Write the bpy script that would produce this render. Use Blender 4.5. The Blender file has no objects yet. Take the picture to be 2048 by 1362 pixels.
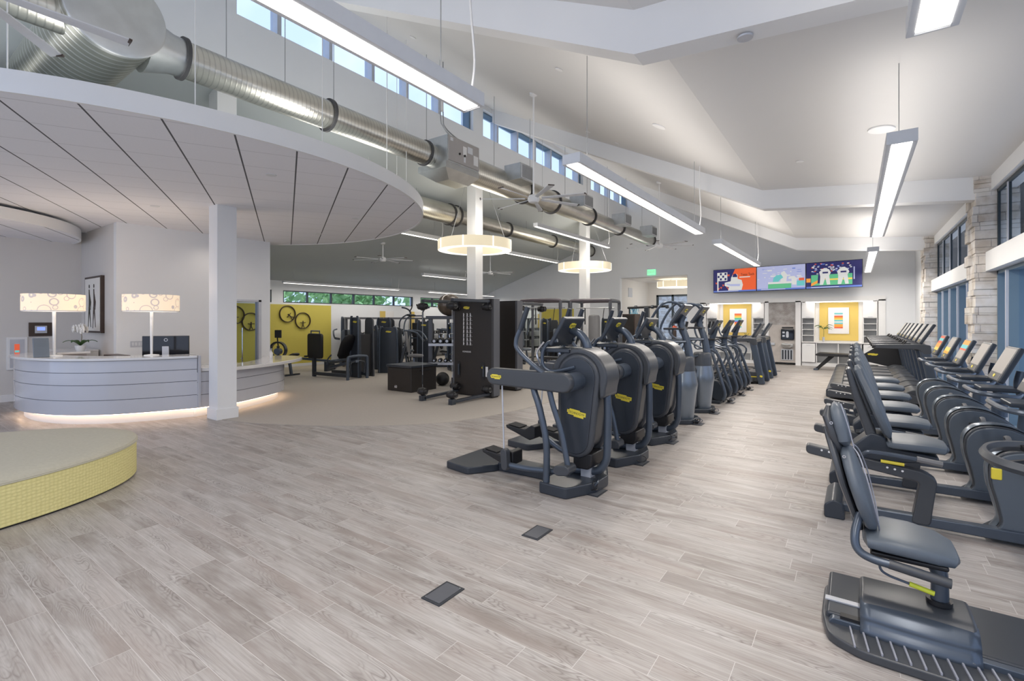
import bpy, math, random
from mathutils import Vector, Matrix
random.seed(7)
PI = math.pi
S = bpy.context.scene
COL = S.collection
# ------------------------------------------------------------------ camera
cam_data = bpy.data.cameras.new('camera'); cam = bpy.data.objects.new('camera', cam_data); COL.objects.link(cam)
cam_data.sensor_width = 36; cam_data.lens = 36*965/2048; cam_data.shift_y = -41/2048
cam_data.clip_start = .05; cam_data.clip_end = 400
cam.location = (0, 0, 1.55); cam.rotation_euler = (PI/2, 0, math.atan(686/965))
S.camera = cam
# ------------------------------------------------------------------ world, sun, exposure
W = bpy.data.worlds.new('sky'); S.world = W; W.use_nodes = True
wn = W.node_tree.nodes; wl = W.node_tree.links; wn.clear()
wo = wn.new('ShaderNodeOutputWorld'); bg = wn.new('ShaderNodeBackground'); tc = wn.new('ShaderNodeTexCoord')
ns = wn.new('ShaderNodeTexNoise'); ns.inputs['Scale'].default_value = 4.0; ns.inputs['Detail'].default_value = 7
cr_ = wn.new('ShaderNodeValToRGB'); cr_.color_ramp.elements[0].position = .42; cr_.color_ramp.elements[1].position = .66
cr_.color_ramp.elements[0].color = (.56, .67, .93, 1); cr_.color_ramp.elements[1].color = (.80, .85, .95, 1)
wl.new(tc.outputs['Generated'], ns.inputs['Vector']); wl.new(ns.outputs['Fac'], cr_.inputs['Fac'])
wl.new(cr_.outputs['Color'], bg.inputs['Color']); bg.inputs['Strength'].default_value = 1.1
wl.new(bg.outputs['Background'], wo.inputs['Surface'])
sun_d = bpy.data.lights.new('sun', 'SUN'); sun = bpy.data.objects.new('sun', sun_d); COL.objects.link(sun)
sun_d.energy = 1.2; sun_d.angle = .2; sun_d.color = (1, .95, .88); sun.rotation_euler = (math.radians(38), 0, math.radians(120))
S.view_settings.view_transform = 'Standard'; S.view_settings.look = 'None'; S.view_settings.gamma = 1
S.view_settings.use_curve_mapping = False; S.view_settings.exposure = .5

# ------------------------------------------------------------------ materials
def newmat(name):
    m = bpy.data.materials.new(name); m.use_nodes = True
    nt = m.node_tree; b = nt.nodes['Principled BSDF']
    return m, nt, b
def mat(name, col, rough=.5, metal=0, var=.06, scale=8, bump=0, emis=None, es=0, spec=.5, coat=0):
    m, nt, b = newmat(name)
    b.inputs['Roughness'].default_value = rough; b.inputs['Metallic'].default_value = metal
    b.inputs['Specular IOR Level'].default_value = spec
    if coat: b.inputs['Coat Weight'].default_value = coat; b.inputs['Coat Roughness'].default_value = .06
    t = nt.nodes.new('ShaderNodeTexCoord'); n = nt.nodes.new('ShaderNodeTexNoise'); n.inputs['Scale'].default_value = scale; n.inputs['Detail'].default_value = 4
    nt.links.new(t.outputs['Object'], n.inputs['Vector'])
    mx = nt.nodes.new('ShaderNodeMix'); mx.data_type = 'RGBA'
    mx.inputs['A'].default_value = (*[c*(1-var) for c in col], 1); mx.inputs['B'].default_value = (*[min(1, c*(1+var)) for c in col], 1)
    nt.links.new(n.outputs['Fac'], mx.inputs['Factor']); nt.links.new(mx.outputs['Result'], b.inputs['Base Color'])
    if bump:
        bp = nt.nodes.new('ShaderNodeBump'); bp.inputs['Strength'].default_value = bump; bp.inputs['Distance'].default_value = .01
        n2 = nt.nodes.new('ShaderNodeTexNoise'); n2.inputs['Scale'].default_value = scale*20
        nt.links.new(t.outputs['Object'], n2.inputs['Vector']); nt.links.new(n2.outputs['Fac'], bp.inputs['Height']); nt.links.new(bp.outputs['Normal'], b.inputs['Normal'])
    if emis:
        b.inputs['Emission Color'].default_value = (*emis, 1); b.inputs['Emission Strength'].default_value = es
    return m
def N(nt, t, **k):
    n = nt.nodes.new(t)
    for a, v in k.items():
        if a in ('operation', 'data_type', 'blend_type', 'noise_dimensions', 'wave_type', 'bands_direction', 'feature', 'rings_direction'): setattr(n, a, v)
        else: n.inputs[a].default_value = v
    return n
def MATH(nt, op, a, b=None, c=None):
    n = nt.nodes.new('ShaderNodeMath'); n.operation = op
    for i, v in enumerate((a, b, c)):
        if v is None: continue
        if isinstance(v, (int, float)): n.inputs[i].default_value = v
        else: nt.links.new(v, n.inputs[i])
    return n.outputs[0]
def MIXC(nt, f, a, b, mode='MIX'):
    n = nt.nodes.new('ShaderNodeMix'); n.data_type = 'RGBA'; n.blend_type = mode
    for s, v in (('Factor', f), ('A', a), ('B', b)):
        if isinstance(v, (int, float)): n.inputs[s].default_value = v
        elif isinstance(v, tuple): n.inputs[s].default_value = (*v, 1)
        else: nt.links.new(v, n.inputs[s])
    return n.outputs['Result']

def floor_mat():
    m, nt, b = newmat('plank_tile'); L = nt.links
    t = N(nt, 'ShaderNodeTexCoord'); sp = N(nt, 'ShaderNodeSeparateXYZ'); L.new(t.outputs['Object'], sp.inputs[0])
    x, y = sp.outputs['X'], sp.outputs['Y']
    bw, pl = .1552, .925
    by = MATH(nt, 'DIVIDE', MATH(nt, 'SUBTRACT', y, .040), bw); k = MATH(nt, 'FLOOR', by); fy = MATH(nt, 'SUBTRACT', by, k)
    wn1 = N(nt, 'ShaderNodeTexWhiteNoise', noise_dimensions='1D'); L.new(k, wn1.inputs['W'])
    bx = MATH(nt, 'ADD', MATH(nt, 'DIVIDE', x, pl), wn1.outputs['Value']); j = MATH(nt, 'FLOOR', bx); fx = MATH(nt, 'SUBTRACT', bx, j)
    ex = MATH(nt, 'MULTIPLY', MATH(nt, 'MINIMUM', fx, MATH(nt, 'SUBTRACT', 1, fx)), pl)
    ey = MATH(nt, 'MULTIPLY', MATH(nt, 'MINIMUM', fy, MATH(nt, 'SUBTRACT', 1, fy)), bw)
    e = MATH(nt, 'MINIMUM', ex, ey); grout = MATH(nt, 'LESS_THAN', e, .0013)
    cb = N(nt, 'ShaderNodeCombineXYZ'); L.new(j, cb.inputs[0]); L.new(k, cb.inputs[1])
    wn2 = N(nt, 'ShaderNodeTexWhiteNoise', noise_dimensions='3D'); L.new(cb.outputs[0], wn2.inputs['Vector'])
    # per-plank shifted coordinates so that the figure never runs across a joint
    va = N(nt, 'ShaderNodeVectorMath', operation='MULTIPLY'); va.inputs[1].default_value = (1.0, 5.2, 1); L.new(t.outputs['Object'], va.inputs[0])
    vb = N(nt, 'ShaderNodeVectorMath', operation='MULTIPLY_ADD'); L.new(wn2.outputs['Color'], vb.inputs[0]); vb.inputs[1].default_value = (9, 9, 9); L.new(va.outputs[0], vb.inputs[2])
    warp = N(nt, 'ShaderNodeTexNoise', Scale=1.7, Detail=2.0, Roughness=.5); L.new(vb.outputs[0], warp.inputs['Vector'])
    rings = MATH(nt, 'FRACT', MATH(nt, 'MULTIPLY', warp.outputs['Fac'], 22))
    rings = MATH(nt, 'POWER', MATH(nt, 'ABSOLUTE', MATH(nt, 'SUBTRACT', MATH(nt, 'MULTIPLY', rings, 2), 1)), 2.5)
    msk = N(nt, 'ShaderNodeTexNoise', Scale=1.6, Detail=2.0); L.new(vb.outputs[0], msk.inputs['Vector'])
    mr = N(nt, 'ShaderNodeMapRange'); mr.inputs[1].default_value = .44; mr.inputs[2].default_value = .66; L.new(msk.outputs['Fac'], mr.inputs[0])
    vc = N(nt, 'ShaderNodeVectorMath', operation='MULTIPLY'); vc.inputs[1].default_value = (1.6, 9, 1); L.new(vb.outputs[0], vc.inputs[0])
    gr = N(nt, 'ShaderNodeTexNoise', Scale=2.2, Detail=6.0, Roughness=.65); L.new(vc.outputs[0], gr.inputs['Vector'])
    lo = N(nt, 'ShaderNodeTexNoise', Scale=2.2, Detail=3.0); L.new(vb.outputs[0], lo.inputs['Vector'])
    c0 = MIXC(nt, wn2.outputs['Value'], (.27, .24, .22), (.44, .41, .39))
    lr = N(nt, 'ShaderNodeMapRange'); lr.inputs[1].default_value = .35; lr.inputs[2].default_value = .7; L.new(lo.outputs['Fac'], lr.inputs[0])
    c1 = MIXC(nt, lr.outputs[0], c0, (.50, .48, .465))
    gm = N(nt, 'ShaderNodeMapRange'); gm.inputs[1].default_value = .38; gm.inputs[2].default_value = .68; L.new(gr.outputs['Fac'], gm.inputs[0])
    c2 = MIXC(nt, MATH(nt, 'MULTIPLY', gm.outputs[0], .52), c1, (.215, .187, .168))
    c3 = MIXC(nt, MATH(nt, 'MULTIPLY', MATH(nt, 'MULTIPLY', rings, mr.outputs[0]), .75), c2, (.16, .138, .125))
    rosy = N(nt, 'ShaderNodeTexNoise', Scale=.9, Detail=1.0); L.new(vb.outputs[0], rosy.inputs['Vector'])
    rm = N(nt, 'ShaderNodeMapRange'); rm.inputs[1].default_value = .5; rm.inputs[2].default_value = .75; L.new(rosy.outputs['Fac'], rm.inputs[0])
    c4 = MIXC(nt, MATH(nt, 'MULTIPLY', rm.outputs[0], .4), c3, (.34, .28, .25))
    c5 = MIXC(nt, grout, c4, (.56, .54, .52))
    L.new(c5, b.inputs['Base Color']); b.inputs['Roughness'].default_value = .42; b.inputs['Specular IOR Level'].default_value = .35
    bp = N(nt, 'ShaderNodeBump', Strength=.25, Distance=.003); L.new(MATH(nt, 'SUBTRACT', gr.outputs['Fac'], grout), bp.inputs['Height']); L.new(bp.outputs[0], b.inputs['Normal'])
    return m

def brick_mat(name, c1, c2, c3, sx, sy, bump=.5, plane='x', grout=(.25, .22, .2)):
    m, nt, b = newmat(name); L = nt.links
    t = N(nt, 'ShaderNodeTexCoord'); sp = N(nt, 'ShaderNodeSeparateXYZ'); cb = N(nt, 'ShaderNodeCombineXYZ'); L.new(t.outputs['Object'], sp.inputs[0])
    L.new(MATH(nt, 'ADD', sp.outputs['X'], sp.outputs['Y']), cb.inputs[0]); L.new(sp.outputs['Z'], cb.inputs[1])
    br = nt.nodes.new('ShaderNodeTexBrick'); L.new(cb.outputs[0], br.inputs['Vector'])
    br.inputs['Scale'].default_value = 1; br.inputs['Brick Width'].default_value = sx; br.inputs['Row Height'].default_value = sy
    br.inputs['Mortar Size'].default_value = .004; br.inputs['Color1'].default_value = (*c1, 1); br.inputs['Color2'].default_value = (*c2, 1); br.inputs['Mortar'].default_value = (*grout, 1)
    br.offset_frequency = 2; br.squash = .7; br.squash_frequency = 3
    n = N(nt, 'ShaderNodeTexNoise', Scale=5.0, Detail=6.0); L.new(t.outputs['Object'], n.inputs['Vector'])
    mr = N(nt, 'ShaderNodeMapRange'); mr.inputs[1].default_value = .4; mr.inputs[2].default_value = .7; L.new(n.outputs['Fac'], mr.inputs[0])
    L.new(MIXC(nt, mr.outputs[0], br.outputs['Color'], c3), b.inputs['Base Color'])
    bp = N(nt, 'ShaderNodeBump', Strength=bump, Distance=.03)
    L.new(MATH(nt, 'SUBTRACT', n.outputs['Fac'], br.outputs['Fac']), bp.inputs['Height']); L.new(bp.outputs[0], b.inputs['Normal']); b.inputs['Roughness'].default_value = .85
    return m
def steel_mat(name, col, rough, axis=1, freq=52, seam=.35):
    m, nt, b = newmat(name); L = nt.links
    t = N(nt, 'ShaderNodeTexCoord'); sp = N(nt, 'ShaderNodeSeparateXYZ'); L.new(t.outputs['Object'], sp.inputs[0])
    s = MATH(nt, 'ADD', MATH(nt, 'MULTIPLY', sp.outputs[axis], freq), MATH(nt, 'MULTIPLY', sp.outputs[2], 6))
    w = MATH(nt, 'POWER', MATH(nt, 'ABSOLUTE', MATH(nt, 'SINE', s)), 18)
    n = N(nt, 'ShaderNodeTexNoise', Scale=3.0, Detail=5.0); L.new(t.outputs['Object'], n.inputs['Vector'])
    L.new(MIXC(nt, MATH(nt, 'MULTIPLY', w, seam), MIXC(nt, n.outputs['Fac'], tuple(c*.75 for c in col), tuple(min(1, c*1.15) for c in col)), (.85, .86, .86) if seam > .5 else (.22, .22, .21)), b.inputs['Base Color'])
    b.inputs['Metallic'].default_value = 1; b.inputs['Roughness'].default_value = rough
    bp = N(nt, 'ShaderNodeBump', Strength=.10, Distance=.01); L.new(w, bp.inputs['Height']); L.new(bp.outputs[0], b.inputs['Normal'])
    return m
def glow(name, col, st, base=(.8, .8, .8)):
    m, nt, b = newmat(name); b.inputs['Base Color'].default_value = (*base, 1)
    b.inputs['Emission Color'].default_value = (*col, 1); b.inputs['Emission Strength'].default_value = st; return m
def glass_mat(name, col=(.9, .95, 1), a=.12):
    m, nt, b = newmat(name); nt.nodes.remove(b)
    o = nt.nodes['Material Output']; tr = nt.nodes.new('ShaderNodeBsdfTransparent'); tr.inputs[0].default_value = (*col, 1)
    gl = nt.nodes.new('ShaderNodeBsdfGlossy'); gl.inputs['Roughness'].default_value = .02
    mx = nt.nodes.new('ShaderNodeMixShader'); lw = nt.nodes.new('ShaderNodeLayerWeight'); fr = nt.nodes.new('ShaderNodeMath'); fr.operation = 'POWER'; fr.inputs[1].default_value = 14; nt.links.new(lw.outputs['Facing'], fr.inputs[0])
    nt.links.new(fr.outputs[0], mx.inputs[0]); nt.links.new(tr.outputs[0], mx.inputs[1]); nt.links.new(gl.outputs[0], mx.inputs[2]); nt.links.new(mx.outputs[0], o.inputs[0])
    return m
def canopy_mat():
    m, nt, b = newmat('acoustic_tile'); L = nt.links
    t = N(nt, 'ShaderNodeTexCoord'); sp = N(nt, 'ShaderNodeSeparateXYZ'); L.new(t.outputs['Object'], sp.inputs[0])
    def line(c, per, off, w):
        f = MATH(nt, 'FRACT', MATH(nt, 'DIVIDE', MATH(nt, 'SUBTRACT', c, off-per/2), per)); return MATH(nt, 'LESS_THAN', MATH(nt, 'MULTIPLY', MATH(nt, 'ABSOLUTE', MATH(nt, 'SUBTRACT', f, .5)), per), w)
    def lin(p, q): return MATH(nt, 'ADD', MATH(nt, 'MULTIPLY', sp.outputs['X'], p), MATH(nt, 'MULTIPLY', sp.outputs['Y'], q))
    a = line(lin(-.4926, -.8702), .555, -.21, .0085); c = line(lin(-.8702, .4926), .56, .1, .005)
    n = N(nt, 'ShaderNodeTexNoise', Scale=40.0, Detail=4.0); L.new(t.outputs['Object'], n.inputs['Vector'])
    base = MIXC(nt, n.outputs['Fac'], (.82, .82, .86), (.87, .87, .91))
    c1 = MIXC(nt, MATH(nt, 'MULTIPLY', c, .55), base, (.4, .4, .42)); L.new(MIXC(nt, a, c1, (.10, .10, .11)), b.inputs['Base Color'])
    b.inputs['Roughness'].default_value = .9
    return m
M = {}
M['tile'] = floor_mat()
M['rubber'] = mat('rubber_flooring', (.42, .385, .345), .7, var=.12, scale=60)
M['paint'] = mat('wall_paint', (.80, .82, .845), .75, var=.015, scale=3)
M['paint2'] = mat('warm_wall_paint', (.70, .68, .655), .75, var=.015, scale=3)
M['ceil'] = mat('ceiling_paint', (.70, .695, .69), .8, var=.01, scale=2)
M['white'] = mat('white_paint', (.82, .825, .83), .5, var=.015, scale=4)
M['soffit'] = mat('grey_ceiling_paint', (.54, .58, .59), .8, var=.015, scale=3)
M['gloss'] = mat('glossy_lilac_white_panel', (.60, .61, .66), .12, var=.01, scale=3, coat=.5)
M['counter'] = mat('white_quartz', (.80, .79, .78), .12, var=.03, scale=14, coat=.4)
M['canopy'] = canopy_mat()
M['duct'] = steel_mat('galvanised_spiral_duct', (.66, .645, .59), .30)
M['ductx'] = steel_mat('galvanised_spiral_duct_wide', (.50, .51, .46), .30, 0, 30, .9)
M['galv'] = mat('galvanised_sheet', (.60, .62, .63), .35, 1, var=.15, scale=6)
M['ring'] = mat('dark_gasket', (.06, .06, .065), .5)
M['stonegrey'] = mat('taupe_stone', (.52, .48, .45), .5, var=.15)
M['stone'] = brick_mat('ledge_stone', (.70, .66, .60), (.50, .43, .36), (.78, .76, .74), .42, .125, .9)
M['mosaic'] = brick_mat('grey_mosaic_tile', (.40, .39, .39), (.62, .61, .61), (.50, .49, .49), .06, .012, .2)
M['yellow'] = mat('yellow_paint', (.62, .53, .10), .7, var=.03)
M['yellow2'] = mat('mustard_paint', (.70, .52, .14), .7, var=.02)
M['frame'] = mat('dark_window_frame', (.035, .05, .06), .5)
M['fin'] = mat('blue_grey_mullion', (.13, .20, .265), .5)
M['alu'] = mat('pale_aluminium', (.55, .57, .62), .4, .3)
M['glass'] = glass_mat('window_glass')
M['dark'] = mat('graphite_plastic', (.030, .037, .049), .32, var=.1, scale=5)
M['dark2'] = mat('charcoal_shell', (.052, .057, .066), .36, var=.06, scale=4)
M['tube'] = mat('gunmetal_tube', (.078, .098, .13), .28, .35, var=.08)
M['steelblue'] = mat('satin_steel_cover', (.20, .235, .28), .28, .6, var=.08)
M['black'] = mat('black_plastic', (.012, .012, .014), .45)
M['rubberb'] = mat('black_rubber', (.018, .018, .02), .7)
M['vinyl'] = mat('dark_grey_vinyl', (.095, .115, .14), .45, var=.06, scale=12, bump=.05)
M['vinylg'] = mat('mid_grey_vinyl', (.16, .16, .165), .5, var=.06, scale=12)
M['piping'] = mat('pale_piping', (.30, .31, .36), .5)
M['logo'] = mat('yellow_badge', (.80, .66, .06), .4, var=.02)
M['ink'] = mat('dark_ink', (.05, .05, .03), .6)
M['inkw'] = mat('white_ink', (.8, .8, .8), .6)
M['chrome'] = mat('chrome', (.75, .76, .78), .12, 1)
M['kin'] = mat('brown_black_panel', (.022, .018, .016), .5, var=.25, scale=120)
M['kinside'] = mat('dark_grey_side', (.085, .09, .105), .4)
M['screen'] = mat('dark_screen', (.012, .014, .02), .08)
M['shade'] = glow('pendant_fabric', (1, .86, .60), .42, (.60, .54, .40))
M['shadeb'] = glow('pendant_diffuser', (1, .96, .88), .9)
M['tubelight'] = glow('linear_diffuser', (1, .93, .84), 3.0)
M['led'] = glow('led_strip', (1, .70, .48), 5.5)
M['cord'] = mat('white_cord', (.75, .75, .75), .5)
M['wire'] = mat('steel_wire', (.38, .39, .40), .4, .6)
M['leaf'] = mat('leaf', (.06, .13, .035), .5, var=.3)
M['petal'] = mat('white_petal', (.85, .84, .80), .6)
M['brown'] = mat('dark_wood', (.05, .03, .022), .4, var=.3)
M['foliage'] = mat('outdoor_foliage', (.16, .30, .12), .8, var=.6, scale=3)
M['bark'] = mat('bark', (.35, .30, .25), .8, var=.3)
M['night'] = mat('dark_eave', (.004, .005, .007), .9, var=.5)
M['ground'] = mat('pale_paving', (.55, .56, .58), .8)
M['lwhite'] = mat('fixture_white', (.70, .72, .75), .4)
# ------------------------------------------------------------------ mesh helpers
def cr(pts, n=6, closed=False):
    "Catmull-Rom through the points (any dimension)"
    P = [tuple(p) for p in pts]; out = []; L = len(P); segs = L if closed else L-1
    for i in range(segs):
        if closed: p0, p1, p2, p3 = P[(i-1) % L], P[i], P[(i+1) % L], P[(i+2) % L]
        else: p0, p1, p2, p3 = P[max(i-1, 0)], P[i], P[i+1], P[min(i+2, L-1)]
        for k in range(n):
            t = k/n
            out.append(tuple(.5*((2*b)+(c-a)*t+(2*a-5*b+4*c-d)*t*t+(3*b-a-3*c+d)*t**3) for a, b, c, d in zip(p0, p1, p2, p3)))
    if not closed: out.append(P[-1])
    return out
class MB:
    def __init__(s): s.v = []; s.f = []
    def add(s, vs, fs):
        o = len(s.v); s.v += [tuple(v) for v in vs]; s.f += [tuple(i+o for i in f) for f in fs]; return s
    def box(s, x0, x1, y0, y1, z0, z1):
        x0, x1 = sorted((x0, x1)); y0, y1 = sorted((y0, y1)); z0, z1 = sorted((z0, z1))
        return s.add([(x0,y0,z0),(x1,y0,z0),(x1,y1,z0),(x0,y1,z0),(x0,y0,z1),(x1,y0,z1),(x1,y1,z1),(x0,y1,z1)],
                     [(0,3,2,1),(4,5,6,7),(0,1,5,4),(1,2,6,5),(2,3,7,6),(3,0,4,7)])
    def bar(s, a, b, w, h, up=(0,0,1)):
        "rectangular bar from a to b, w across, h along up"
        a, b = Vector(a), Vector(b); d = (b-a).normalized(); u = Vector(up)
        if abs(d.dot(u)) > .97: u = Vector((1,0,0))
        r = d.cross(u).normalized(); u = r.cross(d); vs = []
        for p in (a, b):
            for i, j in ((-1,-1),(1,-1),(1,1),(-1,1)): vs.append(p+r*(i*w/2)+u*(j*h/2))
        return s.add(vs, [(0,1,2,3),(7,6,5,4),(0,4,5,1),(1,5,6,2),(2,6,7,3),(3,7,4,0)])
    def prism(s, poly, a, b, ax='y'):
        "extrude a 2D outline. ax y: outline is (x,z); ax x: (y,z); ax z: (x,y)"
        f = {'y': lambda p, t: (p[0], t, p[1]), 'x': lambda p, t: (t, p[0], p[1]), 'z': lambda p, t: (p[0], p[1], t)}[ax]
        n = len(poly); ar = sum(poly[i][0]*poly[(i+1) % n][1]-poly[(i+1) % n][0]*poly[i][1] for i in range(n))
        if (ar > 0) == (ax == 'y'): poly = poly[::-1]
        if b < a: a, b = b, a
        vs = [f(p, a) for p in poly]+[f(p, b) for p in poly]
        return s.add(vs, [tuple(range(n))[::-1], tuple(range(n, 2*n))]+[(i, (i+1) % n, n+(i+1) % n, n+i) for i in range(n)])
    def tube(s, pts, r=.02, n=8, sm=0, closed=False, flat=1.0):
        P = cr(pts, sm, closed) if sm else [tuple(p) for p in pts]
        if isinstance(r, (list, tuple)):
            R = [q[0] for q in cr([(a,) for a in r], sm, closed)] if sm else list(r)
        else: R = [r]*len(P)
        P = [Vector(p) for p in P]; m = len(P); ref = None; vs = []
        for i, p in enumerate(P):
            if closed: d = P[(i+1) % m]-P[i-1]
            else: d = P[min(i+1, m-1)]-P[max(i-1, 0)]
            d.normalize()
            if ref is None:
                ref = Vector((0,0,1)) if abs(d.z) < .9 else Vector((0,1,0))
            u = ref-d*ref.dot(d)
            if u.length < 1e-4: u = Vector((1,0,0))-d*d.x
            u.normalize(); ref = u; w = d.cross(u)
            for k in range(n):
                a = 2*PI*k/n; vs.append(p+u*(math.cos(a)*R[i])+w*(math.sin(a)*R[i]*flat))
        fs = []
        for i in range(m if closed else m-1):
            j = (i+1) % m
            for k in range(n):
                l = (k+1) % n; fs.append((i*n+k, i*n+l, j*n+l, j*n+k))
        if not closed: fs += [tuple(range(n))[::-1], tuple((m-1)*n+k for k in range(n))]
        return s.add(vs, fs)
    def lathe(s, prof, c=(0,0,0), n=24, ax='z', sx=1, sy=1):
        "profile (r, h) closed onto the axis at both ends when r = 0"
        vs = []; m = len(prof)
        for r, h in prof:
            for k in range(n):
                a = 2*PI*k/n; p = (r*math.cos(a)*sx, r*math.sin(a)*sy, h)
                if ax == 'y': p = (p[0], p[2], -p[1])
                if ax == 'x': p = (p[2], p[0], p[1])
                vs.append((p[0]+c[0], p[1]+c[1], p[2]+c[2]))
        fs = [(i*n+k, i*n+(k+1) % n, (i+1)*n+(k+1) % n, (i+1)*n+k) for i in range(m-1) for k in range(n)]
        if prof[0][0] > 1e-6: fs.append(tuple(range(n))[::-1])
        if prof[-1][0] > 1e-6: fs.append(tuple((m-1)*n+k for k in range(n)))
        return s.add(vs, fs)
    def ring(s, prof, c=(0,0,0), n=32, ax='z'):
        "closed profile swept round the axis (r, h)"
        vs = []; m = len(prof)
        for r, h in prof:
            for k in range(n):
                a = 2*PI*k/n; p = (r*math.cos(a), r*math.sin(a), h)
                if ax == 'y': p = (p[0], p[2], -p[1])
                if ax == 'x': p = (p[2], p[0], p[1])
                vs.append((p[0]+c[0], p[1]+c[1], p[2]+c[2]))
        return s.add(vs, [(i*n+k, i*n+(k+1) % n, ((i+1) % m)*n+(k+1) % n, ((i+1) % m)*n+k) for i in range(m) for k in range(n)])
    def ball(s, c, r, n=14, m=9):
        rx, ry, rz = (r, r, r) if isinstance(r, (int, float)) else r
        pr = [(max(0, math.sin(PI*i/m)), -math.cos(PI*i/m)) for i in range(m+1)]
        o = MB(); o.lathe([(max(1e-4, p[0]), p[1]) for p in pr], n=n)
        return s.add([(v[0]*rx+c[0], v[1]*ry+c[1], v[2]*rz+c[2]) for v in o.v], o.f)
    def cushion(s, path, w, t, e=3.2, n=20):
        "pad swept along a path in the xz plane: widths w (across y), thickness t, superellipse section"
        P = [Vector((p[0], 0, p[1])) for p in path]; m = len(P); vs = []
        for i, p in enumerate(P):
            d = (P[min(i+1, m-1)]-P[max(i-1, 0)]).normalized(); u = Vector((-d.z, 0, d.x))
            for k in range(n):
                a = 2*PI*k/n; c_, s_ = math.cos(a), math.sin(a)
                x = math.copysign(abs(c_)**(2/e), c_); y = math.copysign(abs(s_)**(2/e), s_)
                q = p+Vector((0, 1, 0))*(x*w[i]/2)+u*(y*t[i]/2); vs.append(q)
        fs = [(i*n+k, i*n+(k+1) % n, (i+1)*n+(k+1) % n, (i+1)*n+k) for i in range(m-1) for k in range(n)]
        return s.add(vs, fs+[tuple(range(n))[::-1], tuple((m-1)*n+k for k in range(n))])
    def move(s, x=0, y=0, z=0):
        s.v = [(a+x, b+y, c+z) for a, b, c in s.v]; return s
    def xf(s, m): s.v = [tuple(m @ Vector(v)) for v in s.v]; return s
    def build(s, name, material, parent=None, bevel=0, smooth=True, seg=2, sub=0):
        me = bpy.data.meshes.new(name); me.from_pydata(s.v, [], s.f); me.validate(); me.update()
        if isinstance(material, str): material = M[material]
        me.materials.append(material)
        if smooth:
            me.polygons.foreach_set('use_smooth', [True]*len(me.polygons)); me.set_sharp_from_angle(angle=math.radians(38))
        o = bpy.data.objects.new(name, me); COL.objects.link(o)
        if parent: o.parent = parent
        if bevel:
            b = o.modifiers.new('bevel', 'BEVEL'); b.width = bevel; b.segments = seg; b.limit_method = 'ANGLE'; b.angle_limit = math.radians(38); b.harden_normals = smooth
        if sub:
            b = o.modifiers.new('sub', 'SUBSURF'); b.levels = sub; b.render_levels = sub
        return o
def tag(o, label=None, cat=None, group=None, kind=None):
    if label: o['label'] = label
    if cat: o['category'] = cat
    if group: o['group'] = group
    if kind: o['kind'] = kind
    return o
def struct(name, mb, material, label=None, bevel=0, smooth=False, parent=None):
    o = mb.build(name, material, parent, bevel, smooth)
    if not parent: tag(o, label, 'building part', kind='structure')
    return o
def thing(name, label, cat, loc=(0,0,0), rz=0, group=None):
    o = bpy.data.objects.new(name, None); COL.objects.link(o); o.location = loc; o.rotation_euler = (0, 0, rz); o.empty_display_size = .1
    return tag(o, label, cat, group)
KIDS = {}
def copy_tree(o, parent=None):
    c = o.copy(); COL.objects.link(c)
    if parent: c.parent = parent
    for ch in [x for x in ALLOBJ() if x.parent == o]: copy_tree(ch, c)
    return c
def ALLOBJ(): return list(COL.objects)
def dup(root, loc, label, rz=None, group=None):
    c = copy_tree(root); c.location = loc; c['label'] = label
    if rz is not None: c.rotation_euler = (0, 0, rz)
    if group: c['group'] = group
    return c
def text(name, s, size, material, loc, rot, parent=None, depth=.0015, align='CENTER', sx=1.0):
    cu = bpy.data.curves.new(name, 'FONT'); cu.body = s; cu.size = size; cu.extrude = depth; cu.align_x = align; cu.align_y = 'CENTER'; cu.resolution_u = 2
    o = bpy.data.objects.new(name, cu); COL.objects.link(o)
    dg = bpy.context.evaluated_depsgraph_get(); me = bpy.data.meshes.new_from_object(o.evaluated_get(dg))
    bpy.data.objects.remove(o); bpy.data.curves.remove(cu)
    me.materials.clear(); me.materials.append(M[material])
    q = bpy.data.objects.new(name, me); COL.objects.link(q); q.location = loc; q.rotation_euler = rot; q.scale = (sx, 1, 1)
    if parent: q.parent = parent
    return q
RXZ = (PI/2, 0, 0)           # text readable from -y
def badge(parent, c, w, h, rot=(PI/2, 0, 0), words=True):
    "yellow stepped maker's badge; local x along its width, readable side +z of its own frame"
    mb = MB(); o = [(-.5,.30),(-.38,.30),(-.38,.5),(.18,.5),(.18,.36),(.5,.36),(.5,-.22),(.40,-.22),(.40,-.5),(-.12,-.5),(-.12,-.34),(-.44,-.34),(-.44,-.1),(-.5,-.1)]
    mb.prism([(x*w, y*h) for x, y in o], 0, .003, 'z')
    b = mb.build('badge', 'logo', parent, smooth=False); b.location = c; b.rotation_euler = rot
    if words:
        t = text('lettering', 'TECHNOGYM', h*.50, 'ink', (0, 0, .0032), (0, 0, 0), b, depth=.0006)
        k = w*.86/max(.001, t.dimensions.x) if t.dimensions.x > 0 else 1
        xs = [v.co.x for v in t.data.vertices]; k = w*.86/max(1e-4, max(xs)-min(xs)); t.scale = (k, 1, 1)
    return b

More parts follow.
